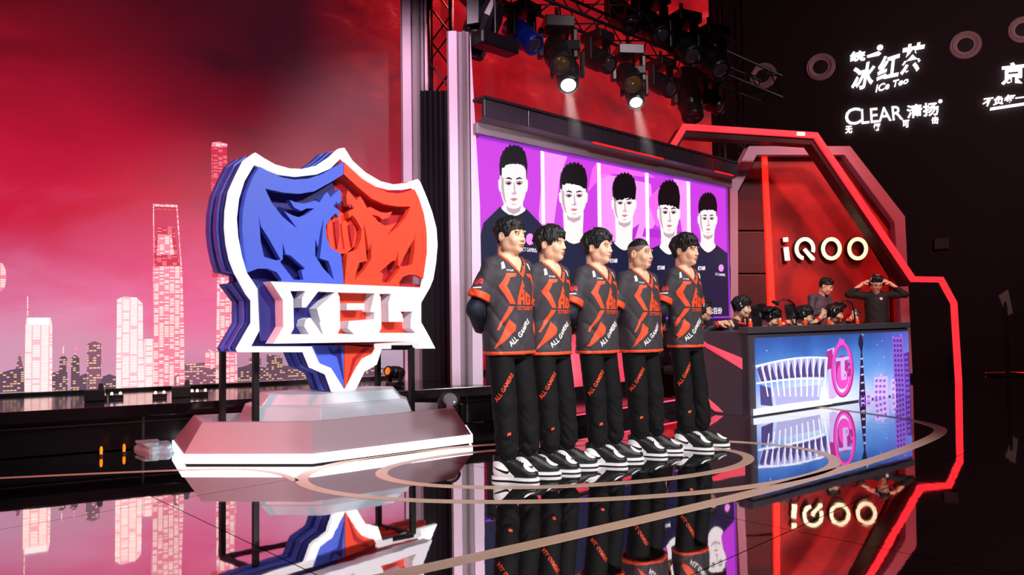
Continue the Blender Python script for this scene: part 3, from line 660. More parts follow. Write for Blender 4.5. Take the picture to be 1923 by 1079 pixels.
sk = [([(98, 735), (98, 610), (95, 596), (50, 596), (48, 612), (46, 735)], 'a'), ([(52, 610), (93, 610), (93, 597), (52, 597)], 'w'), ([(51, 596), (53, 596), (53, 556), (51, 556)], 'b'),
      ([(218, 729), (220, 562), (232, 557), (256, 558), (268, 570), (269, 727)], 'a'), ([(269, 727), (270, 636), (289, 636), (290, 726)], 'a'),
      ([(289, 726), (287, 500), (342, 500), (345, 600), (347, 722)], 'b'), ([(290, 500), (289, 478), (294, 425), (327, 426), (333, 478), (338, 500)], 'd'), ([(287, 383), (333, 385), (333, 389), (287, 387)], 'b'), ([(287, 387), (289.5, 387), (291, 500), (288.5, 500)], 'b'), ([(331, 389), (333.5, 389), (341.5, 500), (339, 500)], 'b'),
      ([(290, 391), (331, 392), (331, 394), (290, 393)], 'd'), ([(294, 478), (298, 440), (322, 441), (327, 478)], 'b'), ([(398, 520), (397, 268), (410, 266), (426, 270), (430, 520)], 'd'), ([(405, 719), (408, 520), (440, 520), (446, 717)], 'b'), ([(398, 268), (410, 266), (426, 270), (427, 276), (397, 275)], 'b'),
      ([(163, 731), (164, 645), (178, 640), (190, 645), (190, 731)], 'c'), ([(166, 690), (167, 645), (186, 645), (186, 690)], 'w'), ([(110, 733), (112, 672), (119, 666), (126, 672), (127, 732)], 'e'), ([(133, 732), (134, 672), (141, 665), (149, 672), (150, 732)], 'e'),
      ([(118, 668), (120, 668), (120, 648), (118, 648)], 'b'), ([(141, 668), (143, 668), (143, 648), (141, 648)], 'b'), ([(0, 737), (0, 700), (20, 694), (44, 690), (46, 735)], 'e'), ([(98, 734), (98, 700), (112, 696), (112, 733)], 'e'), ([(150, 732), (150, 705), (163, 700), (163, 731)], 'e'),
      ([(190, 731), (190, 708), (205, 702), (218, 706), (218, 729)], 'e'), ([(347, 722), (347, 684), (385, 680), (405, 690), (405, 720)], 'c'), ([(384, 690), (386, 662), (394, 655), (404, 664), (405, 690)], 'b'), ([(446, 717), (446, 690), (470, 684), (500, 690), (540, 686), (560, 694), (610, 690), (650, 695), (700, 690), (767, 692), (767, 702)], 'e'),
      ([(28, 697), (36, 664), (38, 664), (45, 697)], 'c'), ([(467, 716), (468, 672), (490, 672), (491, 715)], 'c'), ([(500, 714), (501, 665), (530, 668), (531, 713)], 'e')]
for i, (L, m) in enumerate(sk): tower(L, m, 1+(i % 4))
ball = [(12*math.cos(t), 520+27*math.sin(t)) for t in np.linspace(-PI/2, PI/2, 12)]; tower([(-6, 493), *ball, (-6, 547)], 'b', 2, 'skyline_globe')

# ------------------------------------------------------------------ dark hall behind on the right
WR = Plane((4.9, 15.6, 0), -25.0)
wr = MB().prism([[(-2.5, 0), (12, 0), (12, 9), (-2.5, 9)]], -.1, 0).build('wall_right', mat('hall_wall', '#2a1a1e', .85, var=.25, scale=.8), None, WR.M()); tag(wr, 'dark hall wall carrying lit sponsor lettering', kind='structure')
ceil = MB().box((2, 9, 8.6), (26, 24, .2)).build('ceiling', mat('ceiling_dark', '#0d090b', .9)); tag(ceil, 'black ceiling above the lighting trusses', kind='structure')
for i, (x, y, r) in enumerate(((1433, 143, 26), (1541, 126, 28), (1813, 85, 31), (1921, 56, 30))):
    a, b = WR.hit(x, y); rr = abs(WR.hit(x+r, y)[0]-a)
    d = empty('round_downlight', WR.M() @ Matrix.Translation((a, b, 0))); tag(d, ['round white speaker grille on the dark wall, leftmost of the row', 'round white speaker grille between the leftmost one and the lit tea sign', 'round white speaker grille above the lit sign with the long underline', 'round white speaker grille cut off by the right edge of the photo'][i], 'wall speaker', 'round wall speakers')
    M_ = mat('speaker_ring', '#c9a9ac', .5, var=.1)
    MB().lathe([(rr*.62, .0), (rr, .0), (rr, .03), (rr*.94, .05), (rr*.86, .035), (rr*.80, .06), (rr*.60, .02), (rr*.5, .018)], 32).build('ring', M_, d, smooth=False)
    MB().lathe([(rr*.52, .018), (rr*.50, .028), (rr*.2, .034)], 24).build('cone', mat('speaker_dark', '#2b2024', .7), d)
# lit sponsor sign
SIGN = mat('sign_white', '#ffffff', .5, var=0, emit='#ffffff', estr=1.6)
sg = empty('lit_tea_sign', WR.M()); tag(sg, 'white glowing tea sign in slanted brush characters above the CLEAR sign', 'sign')
text_quad(WR, '统一', ((1596, 116), (1655, 96), (1655, 90), (1596, 96)), .03, SIGN, 'lettering', sg, .02, .02) if False else None
text_quad(WR, '统', ((1596, 117), (1625, 114), (1625, 94), (1596, 98)), .03, SIGN, 'lettering', sg, .02, .025)
plate('lettering', WR, [[(1628, 104), (1650, 96), (1655, 100), (1650, 104), (1629, 108)]], .03, .05, SIGN, sg); a, b = WR.hit(1652.5, 90.5)
MB().lathe([(.055, .03), (.055, .05)], 16, Matrix.Translation((a, b, 0))).build('lettering', SIGN, sg)
for ch, q in (('冰', ((1598, 172), (1640, 163), (1645, 112), (1600, 126))), ('红', ((1646, 152), (1690, 143), (1690, 96), (1648, 110))), ('茶', ((1690, 144), (1730, 134), (1738, 78), (1692, 86)))):
    text_quad(WR, ch, q, .03, SIGN, 'lettering', sg, .02, .028, .12)
text_quad(WR, 'ICe Teo', ((1644, 174), (1706, 156), (1706, 144), (1644, 160)), .03, SIGN, 'lettering', sg, .02, .02, .2)
sg = empty('lit_shampoo_sign', WR.M()); tag(sg, 'white glowing CLEAR sign with smaller characters spaced beneath it', 'sign')
text_quad(WR, 'C', ((1588, 237), (1617, 232), (1616, 201), (1586, 205)), .03, SIGN, 'lettering', sg, .02, .006)
text_quad(WR, 'LEAR', ((1618, 233), (1696, 224), (1693, 198), (1617, 205)), .03, SIGN, 'lettering', sg, .02, .006)
text_quad(WR, '清扬', ((1703, 223), (1763, 216), (1762, 191), (1702, 198)), .03, SIGN, 'lettering', sg, .02, .02)
a, b = WR.hit(1765.5, 191); MB().lathe([(.035, .03), (.035, .05)], 14, Matrix.Translation((a, b, 0))).build('lettering', SIGN, sg)
for ch, x, y in (('无', 1594, 244), ('懈', 1647, 239), ('可', 1701, 233), ('击', 1756, 226)): text_quad(WR, ch, ((x-6.5, y+7), (x+6.5, y+6), (x+6.5, y-8), (x-6.5, y-7)), .03, SIGN, 'lettering', sg, .02, .03)
sg = empty('lit_delivery_sign', WR.M()); tag(sg, 'white glowing sign with underlined script, cut by the right edge of the photo', 'sign')
text_quad(WR, '京', ((1880, 161), (1925, 157), (1925, 115), (1880, 120)), .03, SIGN, 'lettering', sg, .02, .03)
text_quad(WR, '不负每一', ((1845, 201), (1927, 190), (1927, 174), (1845, 184)), .03, SIGN, 'lettering', sg, .02, .025, .15)
plate('underline', WR, [[(1860, 202), (1925, 192), (1925, 197), (1859, 207)]], .03, .05, SIGN, sg)
ex = empty('exit_box', WR.M()); tag(ex, 'unlit exit sign box low on the dark wall right of the red arch', 'sign')
plate('box', WR, [[(1755, 468), (1782, 466), (1782, 446), (1755, 448)]], 0, .06, mat('exit_box', '#4a2f33', .6), ex)
# ================================================================== stage furniture
# low black platform in front of the skyline screen
GLB = mat('platform_gloss', '#141013', .12, var=.2, scale=3, IOR=1.7)
W25 = Matrix.Rotation(math.radians(25), 4, 'Z')
pf = empty('stage_platform', Matrix.Translation((-3.96, 5.98, 0)) @ W25); tag(pf, 'long black glossy platform below the skyline screen', 'platform')
MB().box((.3, .79, .34), (8.4, 1.58, .10)).build('deck', GLB, pf, bevel=.008)
MB().box((.3, .84, .15), (8.2, 1.4, .28)).build('riser', mat('riser_black', '#0a080a', .25), pf)
for i in range(6): MB().box((-3.6+1.5*i, .134, .15), (.02, .012, .28)).build('riser_joint', mat('joint_grey', '#3a3034', .4), pf)
MB().box((.3, .135, .235), (8.2, .012, .012)).build('riser_line', mat('joint_grey', ''), pf)
# small gear along the screen foot
def gear(px, py, z, kind, label):
    p = on_z(px, py, z); o = empty('floor_gear', Matrix.Translation(p) @ W25); tag(o, label, 'stage gear')
    D = mat('gear_dark', '#231d20', .4); L = mat('gear_light', '#d8cfd2', .35)
    if kind == 0:
        MB().box((0, 0, .05), (.16, .10, .10)).build('housing', D, o, bevel=.006); MB().box((.05, -.02, .125), (.05, .05, .06), taper=.7).build('knob', D, o)
        MB().tube([(-.05, 0, .1), (-.05, 0, .19), (-.02, 0, .21)], .012, 6).build('bracket', L, o)
    else:
        MB().box((0, 0, .02), (.12, .05, .04)).build('housing', D, o, bevel=.004)
        for q in (-.035, .035): MB().lathe([(.012, 0), (.012, .02), (.005, .026)], 10, Matrix.Translation((q, 0, .04))).build('bulb', mat('bulb', '#fff3ea', .3, emit='#ffe8e0', estr=1.2), o)
    return o
for i, (x, y, k, l) in enumerate(((178, 752, 0, 'dark clamp box with pale bracket on the platform under the leftmost bright tower'), (187, 751, 1, 'pair of tiny bulbs right beside the left clamp box'), (218, 749, 1, 'single small lamp bar between the two clamp boxes'), (300, 747, 1, 'pair of tiny bulbs just left of the right clamp box'), (340, 745, 0, 'dark clamp box with pale bracket on the platform under the tall tower'), (353, 744, 1, 'pair of tiny bulbs right beside the right clamp box'), (378, 743, 1, 'small lamp bar on the platform nearest the black shield stand'))): gear(x, y, .392, k, l)
for i, (x, y, l) in enumerate(((163, 838, 'leftmost amber marker lamp on the floor below the platform'), (190, 853, 'amber marker lamp second from the left below the platform'), (233, 848, 'rightmost amber marker lamp beside the pale blue cloth'))):
    p = on_z(x, y+4); p = p if p.y < 5.9 else p; o = empty('marker_lamp', Matrix.Translation((p.x, p.y, 0))); tag(o, l, 'marker lamp', 'amber marker lamps')
    MB().lathe([(.016, 0), (.016, .015), (.010, .02)], 10).build('base', mat('gear_dark', ''), o); MB().lathe([(.010, .02), (.012, .05), (.010, .075), (.003, .085)], 10).build('lens', mat('amber_lens', '#ff8a20', .2, emit='#ff8010', estr=.8), o)
P = [on_z(x, y) for x, y in ((240, 838), (262, 832), (290, 836), (322, 838), (326, 850), (300, 852), (280, 853), (262, 846))]
b = MB(); N = len(P); hz = [.02, .06, .05, .07, .03, .05, .06, .02]; c = sum((Vector(p) for p in P), Vector())/N
L0 = smooth_loop([(p.x, p.y) for p in P], 3); b.prism([L0], 0, .03); b.prism([[(c.x+(x-c.x)*.85, c.y+(y-c.y)*.85) for x, y in L0]], .03, .055); b.prism([[(c.x-.05+(x-c.x)*.6, c.y+(y-c.y)*.6) for x, y in L0]], .055, .075)
tag(b.build('folded_cloth', mat('pale_blue_cloth', '#9cc4cc', .8, bump=.3), bevel=.004), 'pale blue cloth lying on the floor left of the shield base', 'cloth')

# ------------------------------------------------------------------ the big shield logo
SH = Plane(at_y(648, 735, 6.25), 46.0); SH.p0.z = 0
sh = empty('shield_logo', SH.M()); tag(sh, 'giant three-dimensional shield logo with blue and red wolf heads and KPL banner', 'logo')
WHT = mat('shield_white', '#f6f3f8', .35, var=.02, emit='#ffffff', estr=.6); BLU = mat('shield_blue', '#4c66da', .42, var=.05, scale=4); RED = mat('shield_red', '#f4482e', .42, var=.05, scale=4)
DBL = mat('shield_deep_blue', '#1e1c78', .5); DRD = mat('shield_deep_red', '#b01020', .5)
OUT = [(480, 286), (459.5, 301), (445, 330), (432, 359), (426, 395), (425, 427), (428, 458), (434, 487), (444, 513), (452, 527), (465, 551), (475, 564), (475, 606), (465, 623), (447, 655), (450, 661), (573, 661), (585, 690), (615, 703), (627, 736), (668, 732), (685, 697), (708, 684), (717, 655), (818, 654), (804.5, 628), (791, 604), (791, 569), (808, 539), (814, 524), (819, 494), (822, 460), (820, 429), (812, 398), (802, 371), (790, 342), (785, 336), (763.5, 343.5), (739, 346), (715, 340), (686, 323), (662, 301), (647, 277), (638, 278.5), (621, 294), (597, 310), (568, 317), (544, 316), (517, 308.5), (496, 296.5)]
INN = [(479, 307), (459.5, 340), (449, 374), (445, 410), (447.5, 443.5), (455, 482), (464, 512), (477, 531), (494, 558), (494, 608), (472, 650), (586, 650), (600, 682), (622, 691), (648, 733), (650, 733), (671, 691), (682, 674), (704, 662), (708, 645), (788, 640), (777, 604), (777, 569), (794, 540), (802, 506), (807, 475), (807, 438.7), (802, 405), (790, 371), (778, 352), (759, 355.5), (735, 355.5), (710.5, 349.5), (686, 335), (662, 316), (642, 295), (621, 316), (597, 326.6), (558, 331), (525, 326.6), (496, 314.6)]
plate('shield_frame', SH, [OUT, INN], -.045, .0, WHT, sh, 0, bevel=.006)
BH = [[(486, 404), (489.6, 424), (505, 448), (527, 487), (520, 489), (496, 482), (489.6, 453)],
      [(530.6, 455.5), (536.6, 477), (546, 479.6), (573, 504), (566, 508), (570, 525), (552, 525), (539, 508.6), (526, 491.5), (531, 486)],
      [(607.7, 409), (604, 458), (600.5, 484.5), (617, 490), (621, 501), (627, 525), (606.5, 503), (592, 479.6), (592, 448), (597, 463), (601.7, 434)]]
BO = [(488, 313), (510, 325), (530, 333), (553, 337), (580, 335), (610, 325), (635, 310), (645, 304), (645, 327), (621, 342), (590, 359), (563, 363.5), (534, 361.6), (498, 354), (511, 382), (530, 406), (558, 429), (545, 411), (533, 396), (549, 404), (562, 408), (576, 402), (590, 391), (576, 391), (566, 396), (552, 389), (544, 375), (556, 380), (570, 382), (584, 379), (592, 376), (600, 380), (607, 368), (614, 360), (621, 370), (629, 362), (638, 355), (641, 366), (640, 385), (632, 380), (626, 386), (638, 396), (636, 407), (630, 400), (622, 408), (611.5, 424), (613, 444), (621, 465), (640, 476), (643, 500), (646, 535), (526, 535), (529, 524), (520, 511), (503, 504), (484, 504), (466, 511), (458, 467), (455, 429), (456, 395), (463, 361.6), (476, 330)]
cu = SH.hit(645.5, 400)[0]
lb = [SH.px(l) for l in [BO]+BH]; lr = [[(2*cu-x+.004, y) for x, y in l][::-1] for l in lb]
# each board is a slab; behind it two stepped copies, as in the layered original
MB().prism(lb, -.055, .0).build('wolf_relief', BLU, sh)['label'] = 'blue wolf head cut-out'
MB().prism(lr, -.055, .0).build('wolf_relief', RED, sh)['label'] = 'red wolf head cut-out'
HL = [p for p in OUT if True]
def shrink(L, f): 
    c = (sum(p[0] for p in L)/len(L), sum(p[1] for p in L)/len(L)); return [(c[0]+(p[0]-c[0])*f, c[1]+(p[1]-c[1])*f) for p in L]
BACK = OUT[:7]+[(434, 487), (441, 507), (470, 514), (470, 528), (450, 530)]+OUT[11:28]+[(812, 534), (795, 532), (795, 518), (814, 512), (819, 494)]+OUT[31:]
FULL = SH.px(BACK)
half = lambda L, s: clip_half(L, cu, s)
def clip_half(L, u, s):
    out = []; N = len(L)
    for i in range(N):
        a, b_ = L[i], L[(i+1) % N]; ia, ib = (a[0]-u)*s >= 0, (b_[0]-u)*s >= 0
        if ia: out.append(a)
        if ia != ib: t = (u-a[0])/(b_[0]-a[0]); out.append((u, a[1]+t*(b_[1]-a[1])))
    return out
for k, (z0, z1, f, mb, mr) in enumerate(((-.165, -.135, .985, DBL, DRD), (-.235, -.165, 1.0, BLU, RED), (-.360, -.290, 1.0, BLU, RED), (-.290, -.235, .955, DBL, DRD), (-.170, -.160, .955, DBL, DRD))):
    L = shrink(FULL, f)
    for s, m_ in ((-1, mb), (1, mr)):
        MB().prism([clip_half(L, cu, s)], z0, z1).build('backing_layer', m_, sh, bevel=.004)
# red fur between the two mouths, fangs and ridge stripes
mo = SH.px([(624, 409), (612, 424), (613, 444), (621, 465), (640, 476), (660, 474), (676, 460), (682, 440), (676, 420), (664, 404), (650, 396), (638, 398)])
MB().prism([mo], -.13, -.075).build('mouth_fur', RED, sh)
for i in range(4):
    x = 620+i*14; MB().prism([SH.px([(x, 412+i*3), (x+8, 409+i*3), (x+10, 440), (x+6, 468-abs(i-1.5)*3), (x+2, 440)])], -.075, -.05).build('fur_spike', DRD if i % 2 else RED, sh)
for s in (0, 1):
    L = SH.px([(628, 384), (632, 379), (635, 384), (639, 379), (641, 383), (641, 387), (638, 384), (635, 389), (632, 384), (628, 389)])
    if s: L = [(2*cu-x+.004, y) for x, y in L][::-1]
    MB().prism([L], .0, .004).build('nose_line', DBL if not s else DRD, sh)
# lower point
MB().prism([SH.px([(590, 648), (647.5, 648), (647.5, 731), (622, 690), (602, 681)])], -.06, -.012).build('lower_point', BLU, sh, bevel=.003)
MB().prism([SH.px([(648.5, 648), (706, 652), (700, 664), (681, 673), (670, 690), (648.5, 731)])], -.06, -.012).build('lower_point', RED, sh, bevel=.003)
MB().prism([SH.px([(617, 650), (628, 661), (640, 650), (646, 712), (634, 668), (624, 665)])], -.012, -.004).build('lower_blade', DBL, sh)
MB().prism([SH.px([(653, 720), (664, 672), (684, 654), (694, 652), (682, 664), (669, 676)])], -.012, -.004).build('lower_blade', DRD, sh)
# KPL banner
BF = .15
BAN = [(508, 528), (806, 540), (791, 569), (791, 604), (808, 640), (513, 645), (532, 613), (531, 563)]
KK = [(545, 546), (573, 546), (567, 560), (567, 577), (575, 577), (598, 546.8), (629, 548.5), (595, 579), (602, 605), (599.5, 604.5), (606, 627), (604.5, 627), (583, 596), (574, 600), (571, 612), (580, 627), (546, 627), (552, 616), (551, 560)]
PP = [(634, 548.6), (703, 550.5), (695, 584.7), (703, 586.6), (702, 599), (655, 602.8), (653, 616), (664.7, 627), (634, 626), (639, 616), (638, 558)]
PI_ = [(652.7, 569), (686, 569), (686, 582), (652.7, 582)]
LL = [(711.7, 551.4), (734, 551.4), (729, 569), (730, 604), (757.5, 604), (756, 590.7), (752, 584.7), (774, 584.7), (770.7, 601.6), (771, 616), (780, 624.5), (711.7, 624.5), (716.5, 616), (715, 558)]
WB = mat('banner_white', '#e9e7ee', .38, var=.02)
L = [SH.px(l, BF) for l in (BAN, KK, PP, LL)]
MB().prism(L, .03, BF).build('banner', WB, sh)['label'] = 'white banner with the letters KPL cut out'
MB().prism([SH.px(PI_, BF)], .03, BF-.01).build('letter_counter', WB, sh, bevel=.004)
MB().prism([[(x, y) for x, y in SH.px([(500, 534), (641, 538), (641, 640), (505, 640)], BF)]], .012, .03).build('letter_back', DBL, sh)
MB().prism([[(x, y) for x, y in SH.px([(642, 538), (790, 542), (790, 637), (642, 640)], BF)]], .012, .03).build('letter_back', RED, sh)
# black stand
sM = SH.M().inverted(); tops = []
for px, Y in ((418, 6.28), (480, 5.98), (709, 6.98), (772, 6.72)):
    w_ = at_y(px, 652, Y); l_ = sM @ w_; tops.append(l_)
    MB().box((l_.x, (l_.y+.19)/2, l_.z), (.045, l_.y-.19, .045)).build('stand_post', BLACK, sh, bevel=.003)
MB().bar(tops[0], tops[2], .04).bar(tops[1], tops[3], .04).bar(tops[0], tops[1], .04).bar(tops[2], tops[3], .04).build('stand_rail', BLACK, sh)
# pedestal
pd = empty('logo_pedestal', Matrix.Translation((0, 0, 0))); tag(pd, 'angular grey pedestal with glowing white edge under the shield logo', 'pedestal')
A_, V_, R_, L_ = [Vector((p.x, p.y)) for p in (on_z(342, 874), on_z(587, 874), on_z(888, 834), on_z(323, 845))]
PLAN = [tuple(A_), tuple(V_), tuple(R_), (R_.x+.05, R_.y+.42), (R_.x-.55, R_.y+.78), (L_.x+.75, L_.y+.42), tuple(L_)]
PLAN[5] = (-2.25, 6.62); PLAN[4] = (-1.05, 7.22); PLAN[3] = (-.45, 7.05)
def inset(L, d):
    N = len(L); out = []
    for i in range(N):
        p0, p1, p2 = [Vector(L[k % N]) for k in (i-1, i, i+1)]; e1 = (p1-p0).normalized(); e2 = (p2-p1).normalized()
        n1 = Vector((-e1.y, e1.x)); n2 = Vector((-e2.y, e2.x)); m = (n1+n2); m = m/max(.3, (1+n1.dot(n2))); out.append(tuple(p1+m*d))
    return out
def frustum(L0, L1, z0, z1):
    N = len(L0); V = [(x, y, z0) for x, y in L0]+[(x, y, z1) for x, y in L1]
    return MB().add(V, [tuple(range(N))[::-1], tuple(range(N, 2*N))]+[(i, (i+1) % N, (i+1) % N+N, i+N) for i in range(N)])
MB().prism([inset(PLAN, .03)], 0, .02).build('plinth', BLACK, pd)
MB().prism([PLAN], .015, .085).build('light_band', mat('band_light', '#ffffff', .4, var=0, emit='#fbf6ff', estr=1.5), pd)
PG = mat('pedestal_grey', '#9a8f98', .4, var=.05, scale=3)
N = len(PLAN); I0 = inset(PLAN, .012); I1 = inset(PLAN, .15); I2 = inset(PLAN, .20)
b = MB(); V = [(x, y, .085) for x, y in I0]+[(x, y, .305) for x, y in I1]+[(x, y, .305) for x, y in I2]+[(x, y, .20) for x, y in I2]
b.add(V, [(i+N*k, (i+1) % N+N*k, (i+1) % N+N*(k+1), i+N*(k+1)) for k in range(3) for i in range(N)]+[tuple(range(3*N, 4*N))]); b.build('body', PG, pd, bevel=.004)
c = Vector((-1.60, 6.36)); tv = Vector(on_z(592, 787, .20).xy)
def tier(f, z0, z1, f2): 
    ctr = sum((Vector(p) for p in PLAN), Vector((0, 0)))/N
    g = lambda k: [tuple(ctr+(Vector(p)-ctr)*k) for p in PLAN]
    return frustum(g(f), g(f2), z0, z1)
PT = mat('tier_grey', '#b9c2cc', .35, var=.04, scale=3)
tier(.60, .20, .385, .54).build('tier', PT, pd, bevel=.006); tier(.54, .385, .40, .50).build('tier', PT, pd, bevel=.003); tier(.50, .40, .486, .44).build('tier', PT, pd, bevel=.006)

# ------------------------------------------------------------------ portal columns left of the portrait screen
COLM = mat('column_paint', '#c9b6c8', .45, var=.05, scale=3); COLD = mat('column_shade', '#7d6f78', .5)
def column(x0, x1, xs, Y, top, label, flare=0):
    o = empty('portal_column'); p0 = at_y(x0, 600, Y); p1 = at_y(x1, 600, Y); wd = p1.x-p0.x
    o.matrix_world = Matrix.Translation((p0.x, Y, 0)); tag(o, label, 'column', 'portal columns'); h = top
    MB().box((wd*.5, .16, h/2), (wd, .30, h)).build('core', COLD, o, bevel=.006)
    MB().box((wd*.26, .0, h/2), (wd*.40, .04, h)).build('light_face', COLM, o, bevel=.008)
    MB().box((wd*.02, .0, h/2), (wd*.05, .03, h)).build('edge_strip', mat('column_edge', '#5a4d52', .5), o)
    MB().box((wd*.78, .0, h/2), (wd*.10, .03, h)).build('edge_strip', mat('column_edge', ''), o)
    MB().prism([[(wd, 0), (wd+flare, 0), (wd+flare*.9, h*.55), (wd+.015, h)]], -.1, .0).build('fin', COLM, o, Matrix(((1, 0, 0, 0), (0, 0, 1, .12), (0, 1, 0, 0), (0, 0, 0, 1))))
    return o
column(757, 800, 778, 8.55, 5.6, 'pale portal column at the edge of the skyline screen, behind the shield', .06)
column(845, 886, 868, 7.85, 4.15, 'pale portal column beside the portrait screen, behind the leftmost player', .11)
p = at_y(826, 400, 8.55)
dr = MB(); Ld = []
for k in range(15): Ld.append((p.x-.20+k*.03, 8.52+(.018 if k % 2 else -.018)))
V = [(x, y, z) for z in (0, 3.72) for x, y in Ld]; dr.add(V, [(k, k+1, k+16, k+15) for k in range(14)])
dro = dr.build('black_drape', mat('drape_black', '#08070a', .9)); dro.modifiers.new('s', 'SOLIDIFY').thickness = .01; tag(dro, 'black drape hanging between the two portal columns', 'drape')
# trusses
TR = mat('truss_dark', '#151214', .4, metal=.4)
def truss(name, label, a, b, side, up, step, r=.022, r2=.011, faces=((0, 1), (1, 2), (2, 3), (3, 0))):
    a, b = Vector(a), Vector(b); d = (b-a); Ln = d.length; n = max(2, int(Ln/step)); o = empty(name); tag(o, label, 'truss')
    cs = [Vector(), Vector(side), Vector(side)+Vector(up), Vector(up)]
    for c in cs: MB().tube([a+c, b+c], r, 8).build('chord', TR, o, smooth=True)
    for f in faces:
        for k in range(n):
            q0, q1 = cs[f[0]], cs[f[1]]; s0 = a+d*(k/n); s1 = a+d*((k+1)/n)
            if k % 2: q0, q1 = q1, q0
            MB().tube([s0+q0, s1+q1], r2, 5).build('brace', TR, o)
    return o
pt = at_y(826, 100, 8.75); truss('truss_tower', 'dark lattice tower rising above the drape between the columns', (pt.x-.13, 8.75, 0), (pt.x-.13, 8.75, 6.2), (.26, 0, 0), (0, .26, 0), .34)
pt = at_y(1385, 100, 12.6); truss('truss_tower', 'dark lattice tower behind the red arch left of the wall signs', (pt.x-.17, 12.9, 0), (pt.x-.17, 12.9, 6.6), (.34, 0, 0), (0, .34, 0), .42)
q0 = Vector((.30, 8.62, 4.88)); truss('lighting_truss', 'front lighting truss carrying the spotlights above the portrait screen', q0-U44*2.2, q0+U44*6.2, -N44*.38+Vector((0, 0, .0)), (0, 0, .38), .42)
q1 = q0-N44*1.5+Vector((0, 0, .75)); truss('lighting_truss', 'rear lighting truss high behind the front one', q1-U44*1.5, q1+U44*6.4, -N44*.38, (0, 0, .38), .45, faces=((0, 1), (0, 3)))
# ------------------------------------------------------------------ moving head lights
LB = mat('lamp_body', '#121014', .35, var=.2); LBB = mat('lamp_blue_gleam', '#0c2c96', .25)  # blue body colour stands for bluish light gleaming on the barrel
def moving_head(label, base, aim, s=1.0, lens=None, body=None, floor=False, power=0):
    base = Vector(base); d = (Vector(aim)-base); up = 1 if floor else -1
    o = empty('moving_head_light', Matrix.Translation(base)); tag(o, label, 'stage light', 'moving head lights')
    yaw = math.atan2(d.y, d.x); Ry = Matrix.Rotation(yaw, 3, 'Z')
    MB().box((0, 0, up*.05*s), (.30*s, .26*s, .10*s), Ry).build('base', LB, o, bevel=.01)
    if not floor: MB().tube([(0, 0, 0), (0, 0, .12*s)], .02*s, 6).build('clamp', TR, o)
    pv = Vector((0, 0, up*.30*s)); n = Ry @ Vector((0, 1, 0))
    for q in (-1, 1):
        MB().box(n*q*.155*s+Vector((0, 0, up*.21*s)), (.10*s, .045*s, .26*s), Ry, taper=.8 if floor else 1.0).build('yoke_arm', LB, o, bevel=.012)
    dd = (Vector(aim)-(base+pv)).normalized(); Q = Matrix.Translation(pv) @ dd.to_track_quat('Z', 'Y').to_matrix().to_4x4()
    MB().lathe([(.05*s, -.22*s), (.10*s, -.20*s), (.13*s, -.08*s), (.125*s, .06*s), (.11*s, .10*s), (.11*s, .20*s), (.098*s, .22*s), (.092*s, .205*s)], 20, Q).build('head', body or LB, o, smooth=False)
    MB().lathe([(.09*s, .200*s), (.06*s, .212*s), (.02*s, .216*s)], 18, Q).build('lens', lens or mat('lens_dark', '#3a3440', .08, IOR=1.8), o, smooth=True)
    if power:
        pos = base+pv+dd*.24*s; spot('moving_head_beam', pos, pos+dd, power, (1, .97, .95), 13, .3, .05)
    return o
def on_truss(px, dz=0.0, back=0.0):             # hang point below the front truss seen at image column px
    q = q0-N44*(.19+back); d = ray(px, 400); n2 = Vector((N44.x, N44.y, 0)); t = (q-CAM).dot(n2)/d.dot(n2); p = CAM+d*t
    return Vector((p.x, p.y, q0.z-.06+dz))
LON = mat('lens_lit', '#ffffff', .3, var=0, emit='#ffffff', estr=6.0); AMB = mat('lens_amber', '#6a5320', .1, IOR=1.8)
L_ = []
hang = [(908, 0, (-1.2, 8.6, 2.5), 1.25, None, None, 'unlit spotlight at the left end of the front truss, above the portrait screen corner'),
        (985, -.02, (1.3, 7.8, 3.2), 1.0, None, LBB, 'spotlight with blue gleaming barrel, second from the left'),
        (1052, -.04, (.9, 7.0, 2.4), 1.15, AMB, None, 'unlit spotlight with amber lens just above the larger lit one'),
        (1070, -.30, (.7, 6.4, .5), 1.0, LON, None, 'lit white spotlight, the left of the two shining ones'),
        (1128, 0, (2.6, 8.2, 3.2), .95, None, None, 'unlit spotlight hanging between the two shining ones'),
        (1185, -.04, (1.9, 8.2, 3.0), 1.1, AMB, None, 'unlit spotlight with amber lens just above the right shining one'),
        (1196, -.30, (1.7, 7.4, .5), .9, LON, None, 'lit white spotlight, the right of the two shining ones'),
        (1247, -.03, (3.2, 9.2, 3.2), .95, None, None, 'unlit spotlight right of the shining ones'),
        (1300, -.02, (2.9, 9.9, 1.5), 1.25, None, None, 'large unlit spotlight above the start of the red arch'),
        (1338, 0, (4.4, 10.2, 3.0), 1.0, None, None, 'unlit spotlight at the right end of the front truss')]
for px, dz, aim, s, le, bo, lab in hang: moving_head(lab, on_truss(px, dz), aim, s*1.22, le, bo, power=520 if le is LON else 0)
for px, py, lab in ((1168, 6, 'unlit round spotlight on the rear truss, leftmost at the top of the photo'), (1222, 26, 'unlit round spotlight on the rear truss, second from the left'), (1280, 62, 'tall unlit spotlight on the rear truss against the red backdrop'), (1332, 88, 'unlit spotlight on the rear truss, right end')):
    p = at_y(px, py, 10.6); moving_head(lab, (p.x, p.y, p.z+.25), (p.x+.6, p.y-1.2, p.z-1.5), 1.5)
bb = at_y(930, 82, 8.1); o = empty('speaker_bar', Matrix.Translation(bb) @ Matrix.Rotation(A44, 4, 'Z')); tag(o, 'black box batten below the leftmost spotlight on the front truss', 'stage gear'); MB().box((0, 0, 0), (.55, .2, .16)).build('housing', LB, o, bevel=.02); MB().tube([(0, 0, .08), (0, 0, .6)], .012, 6).build('hanger', TR, o)
